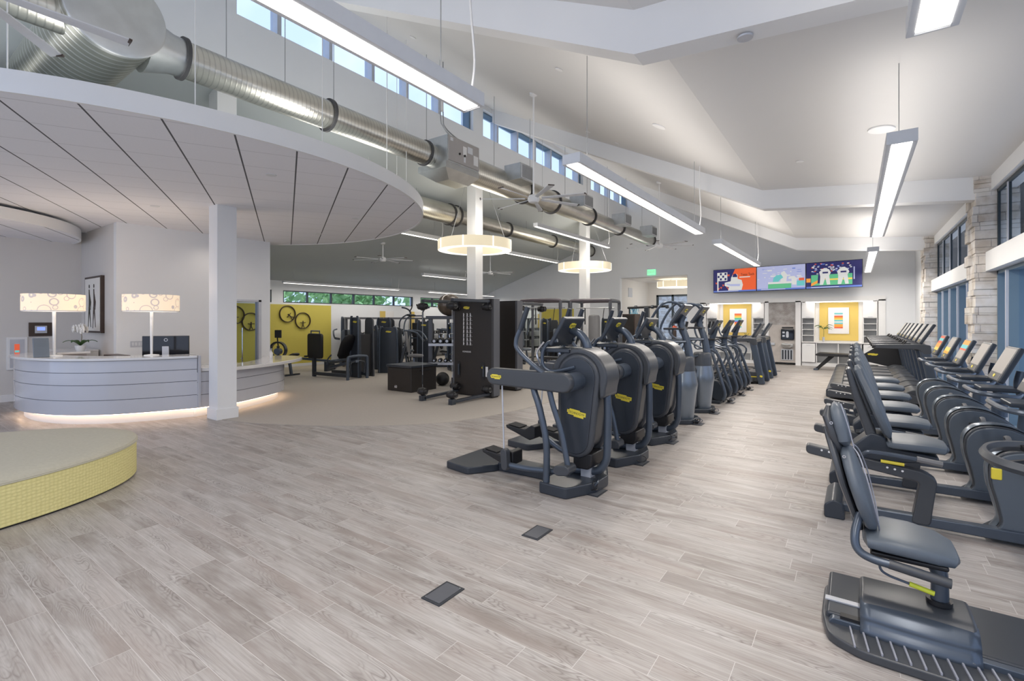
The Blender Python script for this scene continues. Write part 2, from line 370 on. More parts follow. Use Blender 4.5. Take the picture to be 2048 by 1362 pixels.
# ------------------------------------------------------------------ setting
ROOF = [(1.75, 3.66), (-1.385, 3.93), (-7.65, 7.0)]
def roof_z(x):
    return 3.66+(1.75-x)*.0861 if x > -1.385 else 3.93+.49*(-1.385-x)
def low_z(x): return 2.83+.33*(x+15.2)
YB = 19.1; Y0 = -3.0
mb = MB(); mb.box(-15.4, 1.9, Y0-1, YB+3.6, -.1, 0); struct('floor', mb, 'tile', 'pale grey wood-look plank tile floor of the gym')
edge = cr([(-8.3, 3.45), (-7.5, 3.6), (-6.9, 3.85), (-6.0, 4.35), (-5.2, 5.1), (-4.85, 5.9), (-4.7, 7.0)], 5)
mb = MB(); mb.prism(edge+[(-4.7, YB), (-15.2, YB), (-15.2, 5.6), (-11.05, 5.6), (-10.6, 4.0)], 0, .006, 'z')
struct('floor_rubber', mb, 'rubber', 'beige speckled rubber floor under the strength machines')
# main roof, extruded along the hall
mb = MB(); t = .12
mb.prism(ROOF+[(-7.65, 7.0+t), (-1.385, 3.93+t), (1.75, 3.66+t)], Y0, YB+.2)
struct('ceiling', mb, 'ceil', 'pale grey folded plaster ceiling over the cardio hall')
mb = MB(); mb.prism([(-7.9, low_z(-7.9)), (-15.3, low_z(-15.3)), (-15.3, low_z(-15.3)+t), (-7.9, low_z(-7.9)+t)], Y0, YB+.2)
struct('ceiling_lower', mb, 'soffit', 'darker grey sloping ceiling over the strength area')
# beams
for i, (ya, yb, w) in enumerate(((3.56, 3.76, 'nearest the camera'), (9.88, 10.1, 'in the middle of the hall'), (16.2, 16.42, 'closest to the back wall'))):
    mb = MB(); d = .34
    mb.prism([(x, roof_z(x)+.02) for x in (1.72, -1.385, -7.65)]+[(x, roof_z(x)-d) for x in (-7.65, -1.385, 1.72)], ya, yb)
    struct('trim_beam', mb, 'white', 'white folded ceiling beam '+w)
# clerestory wall at x = -7.65 with three window strips
SILL, HEAD = 6.2, 6.88; XC = -7.65
def wallx(name, x0, x1, y0, y1, z0, z1, holes, material, label, zt=None):
    "wall in a yz plane with rectangular holes (ya,yb,za,zb)"
    mb = MB(); ys = sorted({y0, y1, *[h[0] for h in holes], *[h[1] for h in holes]})
    for a, b in zip(ys, ys[1:]):
        hs = [h for h in holes if h[0] < (a+b)/2 < h[1]]; z = z0
        for h in sorted(hs, key=lambda q: q[2]):
            if h[2] > z: mb.box(x0, x1, a, b, z, h[2])
            z = h[3]
        if z1 > z: mb.box(x0, x1, a, b, z, z1)
    return struct(name, mb, material, label)
groups = [(3.55, 9.12), (9.5, 15.0), (15.6, YB)]
wallx('wall_clerestory', XC-.4, XC, Y0, YB, 5.12, 7.05, [(a, b, SILL, HEAD) for a, b in groups]+[(-2.6, 2.9, SILL, HEAD)], 'paint', 'high grey wall with a strip of clerestory windows above the ducts')
starts = [[4.26, 5.22, 6.16, 7.05, 8.01], [10.22, 11.15, 12.07, 12.98, 13.88, 14.8], [16.5, 17.4, 18.3]]
for i, ((a, b), ms) in enumerate(zip(groups, starts)):
    w = ('first strip of clerestory windows from the camera', 'middle strip of clerestory windows, five wide panes', 'far strip of clerestory windows by the back wall')[i]
    mb = MB(); xa, xb = XC-.30, XC-.10
    mb.box(xa, xb, a, b, SILL, SILL+.035).box(xa, xb, a, b, HEAD-.04, HEAD)
    mb.box(xa, xb, a, a+.04, SILL, HEAD).box(xa, xb, b-.05, b, SILL, HEAD)
    fr = struct('window_%d' % (i+1), mb, 'fin', w)
    for y in ms: MB().box(xa, xb+.02, y-.035, y+.035, SILL+.03, HEAD-.03).build('mullion', 'alu', fr, smooth=False)
    MB().box(XC-.22, XC-.21, a+.03, b-.04, SILL+.03, HEAD-.03).build('pane', 'glass', fr, smooth=False)
# back wall
XR = 1.49
mb = MB()
def gable(x0, x1, zb):
    xs = [x0]+[x for x in (-15.3, -7.9, -7.65, -1.385) if x0 < x < x1]+[x1]
    top = [(x, (roof_z(x) if x > -7.7 else 7.0 if x > -8.0 else low_z(x))+.05) for x in xs]
    return [(x0, zb)]+top+[(x1, zb)]
for x0, x1, zb in ((-15.4, -8.02, 0), (-8.02, -5.28, 3.3), (-5.28, -4.62, 0), (-4.62, .64, 2.22), (.64, 1.9, 0)):
    mb.prism(gable(x0, x1, zb), YB, YB+.18)
struct('wall_back', mb, 'paint', 'pale grey end wall with corridor opening and built-in cabinets')
# niches behind the cabinets
mb = MB(); mb.box(-4.7, .75, YB+.55, YB+.6, 0, 2.3).box(-4.7, .75, YB+.15, YB+.6, 2.22, 2.3).box(-4.72, -4.62, YB+.1, YB+.6, 0, 2.3).box(.64, .75, YB+.1, YB+.6, 0, 2.3)
struct('trim_niche', mb, 'white', 'white recess behind the built-in cabinets')
# corridor
mb = MB(); mb.box(-8.2, -8.02, YB+.18, 22.6, 0, 3.4); struct('wall_corridor_left', mb, 'paint2', 'cream side wall of the corridor beyond the opening')
mb = MB(); mb.box(-5.28, -5.1, YB+.18, 22.6, 0, 3.4); struct('wall_corridor_right', mb, 'paint2', 'right side wall of the corridor')
mb = MB(); mb.box(-8.2, -7.63, 22.5, 22.65, 0, 3.4).box(-7.63, -5.1, 22.5, 22.65, 2.72, 3.4); struct('wall_corridor_end', mb, 'paint2', 'end wall of the corridor around the glass doors')
mb = MB(); mb.box(-8.2, -5.1, YB+.1, 22.65, 3.3, 3.4); struct('ceiling_corridor', mb, 'paint2', 'cream ceiling of the corridor')
mb = MB()
for x in (-7.63, -6.92, -6.1, -5.34): mb.box(x, x+.09, 22.48, 22.56, 0, 2.72)
mb.box(-7.63, -5.25, 22.48, 22.56, 2.64, 2.72).box(-7.63, -5.25, 22.48, 22.56, 0, .12)
dd = struct('door_1', mb, 'frame', 'dark framed glass doors at the end of the corridor')
MB().box(-7.6, -5.3, 22.515, 22.525, .1, 2.66).build('pane', 'glass', dd, smooth=False)
mb = MB(); mb.box(-9.2, -4, 25.4, 25.6, 0, 4); tag(mb.build('stone_garden_wall', 'stone', smooth=False), 'pale stone wall outside the corridor doors', 'wall')
# left wall with ribbon windows
XL = -15.2; lw = [(2.0, 8.12), (8.5, 14.17), (14.6, 18.6)]
wallx('wall_left', XL-.2, XL, Y0, YB+.1, 0, 3.0, [(a, b, 2.12, 2.52) for a, b in lw], 'paint', 'pale wall of the strength area under ribbon windows')
lm = [[3, 3.95, 4.9, 5.85, 6.8], [9.38, 10.3, 11.25, 12.18, 13.17], [15.36, 16.25, 16.95, 17.7]]
for i, ((a, b), ms) in enumerate(zip(lw, lm)):
    mb = MB(); xa, xb = XL-.1, XL-.02
    mb.box(xa, xb, a, b, 2.12, 2.15).box(xa, xb, a, b, 2.49, 2.52).box(xa, xb, a, a+.04, 2.12, 2.52).box(xa, xb, b-.04, b, 2.12, 2.52)
    fr = struct('window_%d' % (i+4), mb, 'frame', ('ribbon window behind the reception wall', 'long ribbon window above the yellow wall', 'ribbon window in the far left corner')[i])
    for y in ms: MB().box(xa, xb, y-.025, y+.025, 2.14, 2.5).build('mullion', 'frame', fr, smooth=False)
    MB().box(XL-.06, XL-.055, a+.02, b-.02, 2.14, 2.5).build('pane', 'glass', fr, smooth=False)
mb = MB(); mb.box(XL, XL+.025, 6.0, 10.25, .1, 2.06); struct('trim_yellow_wall', mb, 'yellow', 'mustard yellow painted panel of the left wall')
mb = MB(); mb.box(XL, XL+.02, 10.25, YB, 0, .12).box(XL, XL+.03, 6, 10.25, 0, .1); struct('baseboard_left', mb, 'white', 'white baseboard of the left wall')
# reception walls
mb = MB(); mb.box(-13.25, -13.1, Y0, 3.12, 0, 3.35); struct('wall_reception_left', mb, 'paint2', 'grey-beige wall behind the reception desk, left part')
mb = MB(); mb.box(-13.1, -11.12, 2.99, 3.12, 0, 3.35); struct('wall_reception_middle', mb, 'paint2', 'warm lit wall that carries the framed drawing')
wallx('wall_reception_right', -11.12, -10.98, 2.99, 5.83, 0, 3.35, [(4.7, 5.6, 0, 1.98)], 'paint', 'pale grey wall behind the desk with a glass door')
mb = MB(); mb.box(-13.1, -13.08, Y0, 2.99, 0, .13).box(-13.08, -10.98, 2.97, 2.99, 0, .13); struct('baseboard_reception', mb, 'white', 'white baseboard behind the reception desk')
dr = struct('door_2', MB().box(-11.12, -10.96, 5.56, 5.62, 0, 2.0).box(-11.12, -10.96, 4.66, 4.70, 0, 2.0).box(-11.12, -10.96, 4.66, 5.62, 1.96, 2.0), 'alu', 'framed glass door behind the reception counter')
MB().box(-11.06, -11.045, 4.7, 5.14, .02, 1.95).build('pane', 'glass', dr, smooth=False)
MB().box(-11.06, -11.045, 5.15, 5.56, .02, 1.95).build('pane', 'glass', dr, smooth=False)
for y in (5.09, 5.22):
    h = MB(); h.tube([(-11.0, y, .62), (-11.0, y, 1.38)], .014); h.tube([(-11.05, y, .7), (-11.0, y, .7)], .01).tube([(-11.05, y, 1.3), (-11.0, y, 1.3)], .01); h.build('door_handle', 'chrome', dr)
# columns
for i, (x, y) in enumerate(((-8.17, 3.58), (-8.0, 9.6), (-8.0, 15.8))):
    top = 5.15
    mb = MB(); mb.box(x-.145, x+.145, y-.145, y+.145, 0, top).box(x-.165, x+.165, y-.165, y+.165, 0, .17)
    struct('trim_column', mb, 'white', ('white square column with a plinth against the reception counter', 'white square column inside the nearer ring pendant', 'white square column inside the farther ring pendant')[i], bevel=.006)
# right wall
XW = 1.65
mb = MB(); mb.box(XW-.02, XW+.25, Y0, YB, 3.46, 3.75); struct('trim_fascia', mb, 'white', 'white fascia above the window wall')
mb = MB(); mb.box(XW-.08, XW+.2, Y0, YB, 2.27, 2.55); struct('trim_header', mb, 'white', 'white header band between upper and lower side windows')
mb = MB(); mb.box(XW-.02, XW+.2, Y0, YB, 0, .1); struct('baseboard_right', mb, 'white', 'white sill at the foot of the window wall')
mb = MB(); mb.box(XR, XW+.25, 16.9, YB+.1, 0, 3.75); struct('wall_right', mb, 'paint', 'short grey side wall beyond the last stone pier')
rs = random.Random(3)
for i, (a, b, w) in enumerate(((9.84, 10.42, 'nearer stacked ledge-stone pier between the side windows'), (16.1, 16.9, 'farther stacked ledge-stone pier near the back wall'))):
    mb = MB(); z = 0
    while z < 3.72:
        h = min(rs.choice((.09, .13, .17, .20)), 3.74-z); y = a+rs.uniform(-.015, .015)
        ys = [y]
        while ys[-1] < b-.25: ys.append(ys[-1]+rs.uniform(.2, .42))
        ys.append(b+rs.uniform(-.015, .015))
        if ys[-1]-ys[-2] < .1: ys.pop(-2)
        xf = [rs.uniform(1.415, 1.465) for _ in ys]
        for (p, q, x) in zip(ys, ys[1:], xf): mb.box(x, 1.93, p+.003, q-.003, z+.003, z+h)
        z += h
    o = struct('trim_stone_pier', mb, 'stone', w, bevel=.006)
k = 6
for i, (a, b) in enumerate(((-2.9, 3.5), (4.1, 9.84), (10.42, 16.1))):
    for up in (0, 1):
        k += 1; z0, z1 = ((.1, 2.27), (2.55, 3.46))[up]; mt = ('fin', 'frame')[up]; dp = (.19, .03)[up]; mw = (.03, .018)[up]
        xa = XW+.04; mb = MB(); mb.box(xa, xa+dp, a, b, z0, z0+.04).box(xa, xa+dp, a, b, z1-.05, z1).box(xa, xa+dp, a, a+.05, z0, z1).box(xa, xa+dp, b-.05, b, z0, z1)
        fr = struct('window_%d' % k, mb, mt, '%s side window bay %s' % (('lower blue-grey', 'dark upper')[up], ('beside the camera', 'in front of the nearer stone pier', 'between the two stone piers')[i]))
        if i: ys = [b-.6-1.02*j for j in range(int((b-a-.3)/1.02)+1)]
        else: ys = [b-1.02*j for j in range(1, 6)]
        if i == 1: ys = [9.2-1.02*j for j in range(5)]
        if i == 2: ys = [16.1-1.02*j for j in range(1, 6)]
        for y in ys:
            MB().box(xa, xa+dp, y-mw, y+mw, z0+.03, z1-.04).build('mullion', mt, fr, smooth=False)
            MB().box(xa-(.03, .012)[up], xa, y-.022, y+.022, z0+.03, z1-.04).build('mullion_cap', 'alu', fr, smooth=False)
        MB().box(xa+dp/2-.003, xa+dp/2+.003, a+.04, b-.04, z0+.03, z1-.04).build('pane', 'glass', fr, smooth=False)
# outside
mb = MB(); mb.box(2.6, 3.2, -4, 24, 2.75, 6.5); tag(mb.build('roof_overhang', 'night', smooth=False), 'dark deep eave outside the upper side windows', 'eave')  # added near-black box, makes the upper panes read dark
mb = MB(); mb.box(-60, 60, -8, 70, -.35, -.15); struct('ground_outside', mb, 'ground', 'pale paving outside the building')
# ------------------------------------------------------------------ overhead: ducts, lights, fans, canopies
def wire(mb, x, y, z0, z1, r=.004): mb.tube([(x, y, z0), (x, y, z1)], r, 6)
def linear(x, y0, y1, z, label, w=.2, h=.1, power=40, up=.28, group='linear pendant lights'):
    cx = x; t = thing('linear_pendant_light', label, 'ceiling light', (cx, (y0+y1)/2, z), group=group); L = (y1-y0)/2
    MB().prism([(-w/2, h), (-w/2, 0), (-w*.34, 0), (-w*.34, .008), (w*.34, .008), (w*.34, 0), (w/2, 0), (w/2, h)], -L, L).box(-w/2, w/2, -L-.01, -L, 0, h).box(-w/2, w/2, L, L+.01, 0, h).build('housing', 'lwhite', t, smooth=False)
    MB().box(-w*.33, w*.33, -L+.03, L-.03, -.004, .006).build('diffuser', 'tubelight', t, smooth=False)
    zc = (roof_z(x) if x > -7.6 else low_z(x))-z-.01
    for s in (-1, 1): mb = MB(); wire(mb, 0, s*(L-.35), h-.005, zc, .004); mb.build('suspension_wire', 'wire', t)
    MB().tube([(0, L-.03, h), (.03, L-.02, h+.25), (.02, L-.06, h+.7), (.02, L-.06, zc)], .009, 6, 5).build('power_cord', 'cord', t)
    for nm, rx, pw in (('downlight', 0, power), ('uplight', PI, power*up)):
        ld = bpy.data.lights.new(nm, 'AREA'); ld.shape = 'RECTANGLE'; ld.size = w*.7; ld.size_y = 2*L-.1; ld.energy = pw; ld.color = (1, .93, .85)
        lo = bpy.data.objects.new(nm, ld); COL.objects.link(lo); lo.parent = t; lo.location = (0, 0, -.008 if rx == 0 else h+.01); lo.rotation_euler = (rx, 0, 0)
    return t
linear(-2.35, -2.1, 2.8, 3.14, 'long linear pendant light passing in front of the nearest clerestory windows, first of its row', power=34)
linear(-2.35, 4.35, 9.3, 3.14, 'long linear pendant light hanging in mid-hall, above the first machines', power=62)
linear(-2.35, 10.7, 15.8, 3.14, 'linear pendant light just left of the television screens', power=95)
linear(.31, -1.5, 3.15, 2.98, 'linear pendant light cut by the top edge, nearest of the row over the seated bikes', power=50)
linear(.31, 5.0, 10.4, 2.98, 'linear pendant light over the seated bikes, seen from below at the upper right', power=50)
linear(.31, 12.6, 18.0, 2.98, 'linear pendant light over the treadmills, right of the screens', power=80)
linear(-7.1, 11.1, 15.9, 4.1, 'linear pendant light crossing in front of the farther column', w=.14, power=60, up=.15)
linear(-10.0, 5.6, 10.5, 3.9, 'linear pendant light with its end showing right of the big round canopy', w=.14, power=26, up=.05)
linear(-10.0, 12.4, 17.3, 3.9, 'linear pendant light running behind the nearer ring pendant', w=.14, power=26, up=.05)
linear(-13.0, 12.6, 15.0, 3.19, 'short linear pendant light low under the grey ceiling', w=.14, power=14, up=.03)
linear(-14.3, 8.0, 12.6, 2.69, 'linear light along the top of the long ribbon window', w=.12, h=.06, power=18, up=.0)
linear(-14.3, 14.2, 18.6, 2.69, 'linear light along the far ribbon window', w=.12, h=.06, power=18, up=.0)

# ring pendants round the columns
def ringlamp(x, y, z, r, label, zc, group='ring pendants'):
    t = thing('ring_pendant_light', label, 'ceiling light', (x, y, z), group=group)
    MB().ring([(r, 0), (r, .25), (r-.012, .25), (r-.012, 0)], n=64).build('outer_shade', 'shade', t)
    MB().ring([(r*.74, 0), (r*.74, .25), (r*.74+.012, .25), (r*.74+.012, 0)], n=64).build('inner_shade', 'shade', t)
    MB().ring([(r-.013, -.004), (r-.013, .008), (r*.74+.013, .008), (r*.74+.013, -.004)], n=64).build('diffuser', 'shadeb', t)
    for k in range(8):
        a = PI/8+k*PI/4; MB().bar((r*1.004*math.cos(a), r*1.004*math.sin(a), .002), (r*1.004*math.cos(a), r*1.004*math.sin(a), .25), .025, .012, (math.cos(a), math.sin(a), 0)).build('seam', 'shadeb', t, smooth=False)
    if zc:
        for a in (.4, 2.5, 4.6): MB().tube([(r*.87*math.cos(a), r*.87*math.sin(a), .2), (.25*math.cos(a), .25*math.sin(a), zc-z)], .005, 6).build('suspension_wire', 'wire', t)
    ld = bpy.data.lights.new('glow', 'POINT'); ld.energy = 30; ld.specular_factor = .3; ld.shadow_soft_size = .5; ld.color = (1, .95, .88)
    lo = bpy.data.objects.new('glow', ld); COL.objects.link(lo); lo.parent = t; lo.location = (r*.55, -r*.2, .55) if zc > 4 else (0, 0, -.5)
    return t
ringlamp(-8.0, 9.6, 3.34, .95, 'large cream ring pendant around the nearer white column', 5.2)
ringlamp(-8.0, 15.8, 3.34, .95, 'large cream ring pendant around the farther white column', 5.2)
ringlamp(-6.3, 20.9, 2.95, .72, 'cream ring pendant inside the corridor opening', 3.3)
# ceiling fans
def fan(x, y, z, zc, label, group='ceiling fans', r=.93, ph=.2):
    t = thing('ceiling_fan', label, 'ceiling fan', (x, y, z), group=group)
    MB().lathe([(.03, .10), (.08, .08), (.105, .04), (.105, .0), (.08, -.04), (.02, -.055)], n=24).build('motor', 'white', t)
    MB().tube([(0, 0, .1), (0, 0, zc-z-.03)], .016, 8).build('rod', 'white', t)
    MB().lathe([(.02, -.05), (.07, -.02), (.075, .03)], (0, 0, zc-z), 16).build('mount', 'white', t)
    for k in range(7):
        a = ph+k*2*PI/7; c, s = math.cos(a), math.sin(a)
        mb = MB(); mb.add([(c*.15-s*w, s*.15+c*w, hz) for w, hz in ((-.022, .04), (.022, .02), (.022, .01), (-.022, .03))]+[(c*r-s*w, s*r+c*w, hz) for w, hz in ((-.04, .028), (.04, .008), (.04, -.002), (-.04, .018))],
            [(0,1,2,3), (7,6,5,4), (0,4,5,1), (1,5,6,2), (2,6,7,3), (3,7,4,0)])
        bl = mb.build('blade', 'lwhite', t, smooth=False)
        MB().bar((c*(r-.012), s*(r-.012), .017), (c*(r+.008), s*(r+.008), .014), .10, .016).build('blade_tip', 'brown', bl, smooth=False)
    return t
fan(-4.57, 7.08, 3.64, roof_z(-4.57), 'white ceiling fan on a long rod in front of the duct diffusers')
fan(-4.57, 13.7, 3.66, roof_z(-4.57), 'smaller-looking white ceiling fan at the far end of the duct', ph=.5)
fan(-4.57, .45, 3.65, roof_z(-4.57), 'white ceiling fan with two blades reaching in at the top left corner', ph=.60, r=.86)
fan(-11.9, 9.85, 3.4, low_z(-11.9), 'ceiling fan under the grey ceiling right of the round canopy', ph=.1)
fan(-11.4, 14.6, 3.33, low_z(-11.4), 'ceiling fan half hidden behind the nearer column', ph=.3)

# ducts
def duct(name, path_y, x, z, rs_, mt, label, flanges, rods, zc):
    t = thing(name, label, 'duct', (x, path_y[0], z))
    for (ya, yb), r in zip(zip(path_y, path_y[1:]), rs_):
        MB().lathe([(r, ya-path_y[0]), (r, yb-path_y[0])], n=36, ax='y').build('spiral_pipe', mt, t)
    for y, r in flanges:
        MB().ring([(r-.01, -.02), (r+.028, -.02), (r+.028, .02), (r-.01, .02)], (0, y-path_y[0], 0), 36, 'y').build('flange', 'ring', t)
    for y, r in rods:
        MB().tube([(0, y-path_y[0], r-.01), (0, y-path_y[0], zc-z)], .006, 6).build('hanger_rod', 'wire', t)
    return t
D1 = duct('main_duct', [-3.0, 6.25, 7.25, 10.6, 12.7, 17.9], -6.3, 4.55, [.205, .2, .27, .235, .2], 'duct', 'long shiny spiral duct hung below the clerestory windows',
     [(1.5, .21), (2.32, .21), (4.2, .21), (6.15, .2), (7.3, .275), (9.3, .275), (10.6, .275), (12.7, .24), (14.9, .205), (17.85, .205)],
     [(2.8, .2), (3.55, .2), (4.3, .2), (5.3, .2), (6.2, .2), (8.2, .26), (9.6, .26), (11.3, .22), (12.6, .22), (14, .19), (15.5, .19), (17, .19)], roof_z(-6.3))
def local(t, mb): return mb.move(-t.location.x, -t.location.y, -t.location.z)
# conical take-off at the wide duct
local(D1, MB().lathe([(.21, 2.3), (.215, 2.2), (.30, 1.95)], (-6.3, 0, 4.55), 36, 'y')).build('cone', 'galv', D1)
# control box (fan-powered terminal)
vb = thing('air_terminal_box', 'galvanised box with labels and a hood let into the main duct', 'duct', (-6.3, 6.3, 4.55))
MB().box(-.05, .42, 0, .88, -.17, .30).build('casing', 'galv', vb, bevel=.006)
MB().box(.42, .435, .02, .86, -.15, .28).build('front_cover', mat('grey_cover', (.42, .40, .39), .5), vb, smooth=False)
for i, (y, z, w, h) in enumerate(((.06, .2, .07, .06), (.40, .03, .10, .16), (.53, .1, .14, .12), (.70, -.08, .13, .18), (.42, -.1, .05, .1))):
    MB().box(.435, .438, y, y+w, z, z+h).build('label_plate', 'inkw' if i % 2 else 'lwhite', vb, smooth=False)
for y in (.3, .44): MB().lathe([(.02, 0), (.02, .02)], (.436, y, .02), 10, 'x').build('knob', 'black', vb)
MB().prism([(-.30, -.17), (.40, -.17), (.40, -.28), (-.30, -.28)], -.02, .9).build('hood_rim', 'galv', vb, smooth=False)
mb = MB(); mb.add([(-.30,-.02,-.28),(.40,-.02,-.28),(.40,.9,-.28),(-.30,.9,-.28),(-.1,.25,-.42),(.22,.25,-.42),(.22,.8,-.42),(-.1,.8,-.42)], [(0,4,5,1),(1,5,6,2),(2,6,7,3),(3,7,4,0),(4,7,6,5)]); mb.build('hood', 'galv', vb, smooth=False)
for dy in (0, .07):
    MB().tube([(.2, .05+dy, 2.0), (.2, .05+dy, .75), (.22, .1+dy, .5), (.3, .25+dy*3, .34), (.38, .34+dy*3, .30)], .011, 6, 6).build('conduit', 'wire', vb)
MB().tube([(.2, .08, 1.05), (.2, .08, .78)], .035, 10).build('conduit_cap', 'cord', vb)
# side diffusers
for i, (y, lab) in enumerate(((8.55, 'square duct diffuser behind the rod of the nearest fan'), (11.5, 'square duct diffuser just right of the nearest fan blades'), (14.3, 'third square duct diffuser along the main duct'), (16.7, 'square duct diffuser above the farthest fan'))):
    r = .27 if i == 0 else .235 if i == 1 else .2
    t = thing('duct_diffuser', lab, 'duct', (-6.3, y, 4.55), group='diffusers on the main duct')
    MB().prism([(-.28, .0), (.36, .08), (.36, .34), (-.28, .26)], r-.12, r+.0, 'x').build('collar', 'galv', t, smooth=False) if 0 else None
    MB().box(r-.08, r+.34, -.24, .30, -.04, .30).build('housing', 'galv', t, bevel=.004)
    g = MB().box(r+.34, r+.355, -.21, .27, -.01, .27).build('grille', 'lwhite', t, smooth=False)
    mb = MB(); [mb.box(r+.355, r+.362, -.195+.03*k, -.185+.03*k, .0, .26) for k in range(16)]; mb.build('louvre', 'wire', g, smooth=False)
# very wide cross duct
bd = thing('wide_cross_duct', 'very wide spiral duct with a flat round end cap at the top left', 'duct', (-5.95, 1.63, 4.6))
MB().lathe([(.41, -2.75), (.41, -.02)], n=48, ax='x').build('spiral_pipe', 'ductx', bd)
MB().lathe([(.0001, .0), (.405, 0), (.42, -.01), (.42, -.04)], (.0, 0, 0), 48, 'x').build('end_cap', 'galv', bd)
D2 = duct('rear_duct', [-3.0, 10.0, 18.4], -9.0, 4.42, [.27, .2], 'duct', 'second spiral duct running behind the columns above the strength area',
     [(1.2, .27), (9.7, .27), (9.95, .27), (12.4, .205), (15.2, .205), (18.3, .205)], [(y, .2) for y in (7, 8.5, 10.5, 12, 13.5, 15, 16.5)], low_z(-9.0))
# canopies
def canopy(c, r, z, label, group, hang, spots, fills=0):
    t = thing('round_ceiling_canopy', label, 'ceiling canopy', (c[0], c[1], z), group=group)
    MB().prism([(math.cos(k*PI/64)*(r-.02), math.sin(k*PI/64)*(r-.02)) for k in range(128)], 0, .03, 'z').build('tile_face', 'canopy', t, smooth=False)
    MB().ring([(r-.03, -.012), (r, -.012), (r, .17), (r-.03, .17)], n=128).build('rim', 'white', t)
    MB().prism([(math.cos(k*PI/64)*(r-.03), math.sin(k*PI/64)*(r-.03)) for k in range(128)], .1, .12, 'z').build('back_panel', 'soffit', t, smooth=False)
    for a, q in hang:
        x, y = q*r*math.cos(a), q*r*math.sin(a); zc = (roof_z(c[0]+x) if c[0]+x > -7.65 else low_z(c[0]+x))
        if zc > z+.3: mb = MB(); wire(mb, x, y, .12, zc-z, .005); mb.build('suspension_wire', 'cord', t)
    for x, y in spots:
        MB().lathe([(.001, -.006), (.06, -.006), (.065, 0)], (x, y, 0), 20).build('downlight', 'lwhite', t)
        ld = bpy.data.lights.new('downlight_glow', 'SPOT'); ld.energy = 13; ld.spot_size = 2.5; ld.spot_blend = 1; ld.shadow_soft_size = .1; ld.color = (1, .86, .72)
        lo = bpy.data.objects.new('downlight_glow', ld); COL.objects.link(lo); lo.parent = t; lo.location = (x, y, -.03)
    for k in range(fills):  # added point lamps above the canopy, brightening the high wall and duct
        a = -1.2+k*.75; ld = bpy.data.lights.new('cove_light', 'POINT'); ld.energy = 22; ld.specular_factor = .1; ld.shadow_soft_size = .5; ld.color = (1, .97, .92)
        lo = bpy.data.objects.new('cove_light', ld); COL.objects.link(lo); lo.parent = t; lo.location = ((r-.9)*math.cos(a), (r-.9)*math.sin(a), .45)
    return t
canopy((-8.77, 2.93), 4.01, 3.34, 'huge round white tiled canopy hanging over the reception desk', 'round canopies', [(a*PI/9+.1, .93) for a in range(-4, 9)], [(-3.2, -.6), (-1.2, -2.4), (-.2, 0), (1.6, 2.4), (-.3, 2.9), (-1.7, 1.6), (2.9, .2), (1.4, -2.6)], 5)
canopy((-12.93, .28), 2.6, 3.12, 'smaller round canopy lower left, behind the huge one', 'round canopies', [(0.5, .8), (2.5, .8)], [(0, .8), (.9, -.6)])
# small ceiling fittings
def fitting(x, y, label, r, h=.012, kind='ceiling_speaker', mt='lwhite', drop=0, g='round ceiling fittings'):
    z = roof_z(x); sl = math.atan(.0861) if x > -1.385 else math.atan(.49)
    t = MB().lathe([(.001, -h), (r, -h), (r*1.03, 0)], n=28).build(kind, mt, None)
    t.location = (x, y, z-.004-drop); t.rotation_euler = (0, sl, 0) if not drop else (0, 0, 0)
    tag(t, label, 'ceiling speaker' if 'speaker' in kind else 'ceiling fitting', g); return t
def on_roof(u, v):   # offline helper kept for clarity: pixel ray to the sloping ceiling
    a = math.atan(686/965); fw = (-math.sin(a), math.cos(a)); rt = (math.cos(a), math.sin(a)); s = (u-1024)/965
    r = (fw[0]+rt[0]*s, fw[1]+rt[1]*s, (640-v)/965); d = 1
    for _ in range(40): d = (roof_z(r[0]*d)-1.55)/r[2]
    return r[0]*d, r[1]*d
for u, v, lab, r in ((1763, 258, 'flat round ceiling plate above the nearest right-hand pendant light', .13), (1318, 252, 'flat round ceiling plate left of the ceiling crease', .10)):
    fitting(*on_roof(u, v), lab, r, kind='ceiling_speaker', mt='white')
for u, v, lab in ((883, 50, 'small recessed ceiling light near the top, between two clerestory strips'), (826, 74, 'small recessed ceiling light close to the clerestory'), (1176, 263, 'tiny recessed light near the middle of the sloped ceiling'), (1235, 286, 'small square-looking detector on the sloped ceiling'), (1118, 138, 'tiny sprinkler plate high on the sloped ceiling'), (1600, 322, 'tiny sprinkler plate right of the ceiling crease')):
    fitting(*on_roof(u, v), lab, .05, .01, 'recessed_light', 'inkw')
t = MB().lathe([(.001, -.012), (.05, -.012), (.052, 0)], n=28).build('ceiling_speaker', 'alu'); t.location = (-.62, 3.66, roof_z(-.62)-.352); tag(t, 'round detector under the nearest white beam', 'ceiling fitting', 'round ceiling fittings')
# ------------------------------------------------------------------ cardio machines
def rr(pts, r, n=4):
    "round the corners of a closed 2D outline"
    out = []; L = len(pts)
    for i in range(L):
        p = Vector((*pts[i], 0)); a = Vector((*pts[i-1], 0)); b = Vector((*pts[(i+1) % L], 0))
        q = r[i] if isinstance(r, (list, tuple)) else r
        q = min(q, (a-p).length*.48, (b-p).length*.48); s = p+(a-p).normalized()*q; e = p+(b-p).normalized()*q
        for k in range(n+1):
            t = k/n; v = s*(1-t)**2+p*(2*t*(1-t))+e*t*t; out.append((v.x, v.y))
    return out
def pill(c0, r0, c1, r1, n=14):
    "outline round two circles, c0 upper, c1 lower"
    d = math.atan2(c1[1]-c0[1], c1[0]-c0[0]); o = []
    for k in range(n+1): a = d+PI/2+PI*k/n; o.append((c0[0]+r0*math.cos(a), c0[1]+r0*math.sin(a)))
    for k in range(n+1): a = d-PI/2+PI*k/n; o.append((c1[0]+r1*math.cos(a), c1[1]+r1*math.sin(a)))
    return o
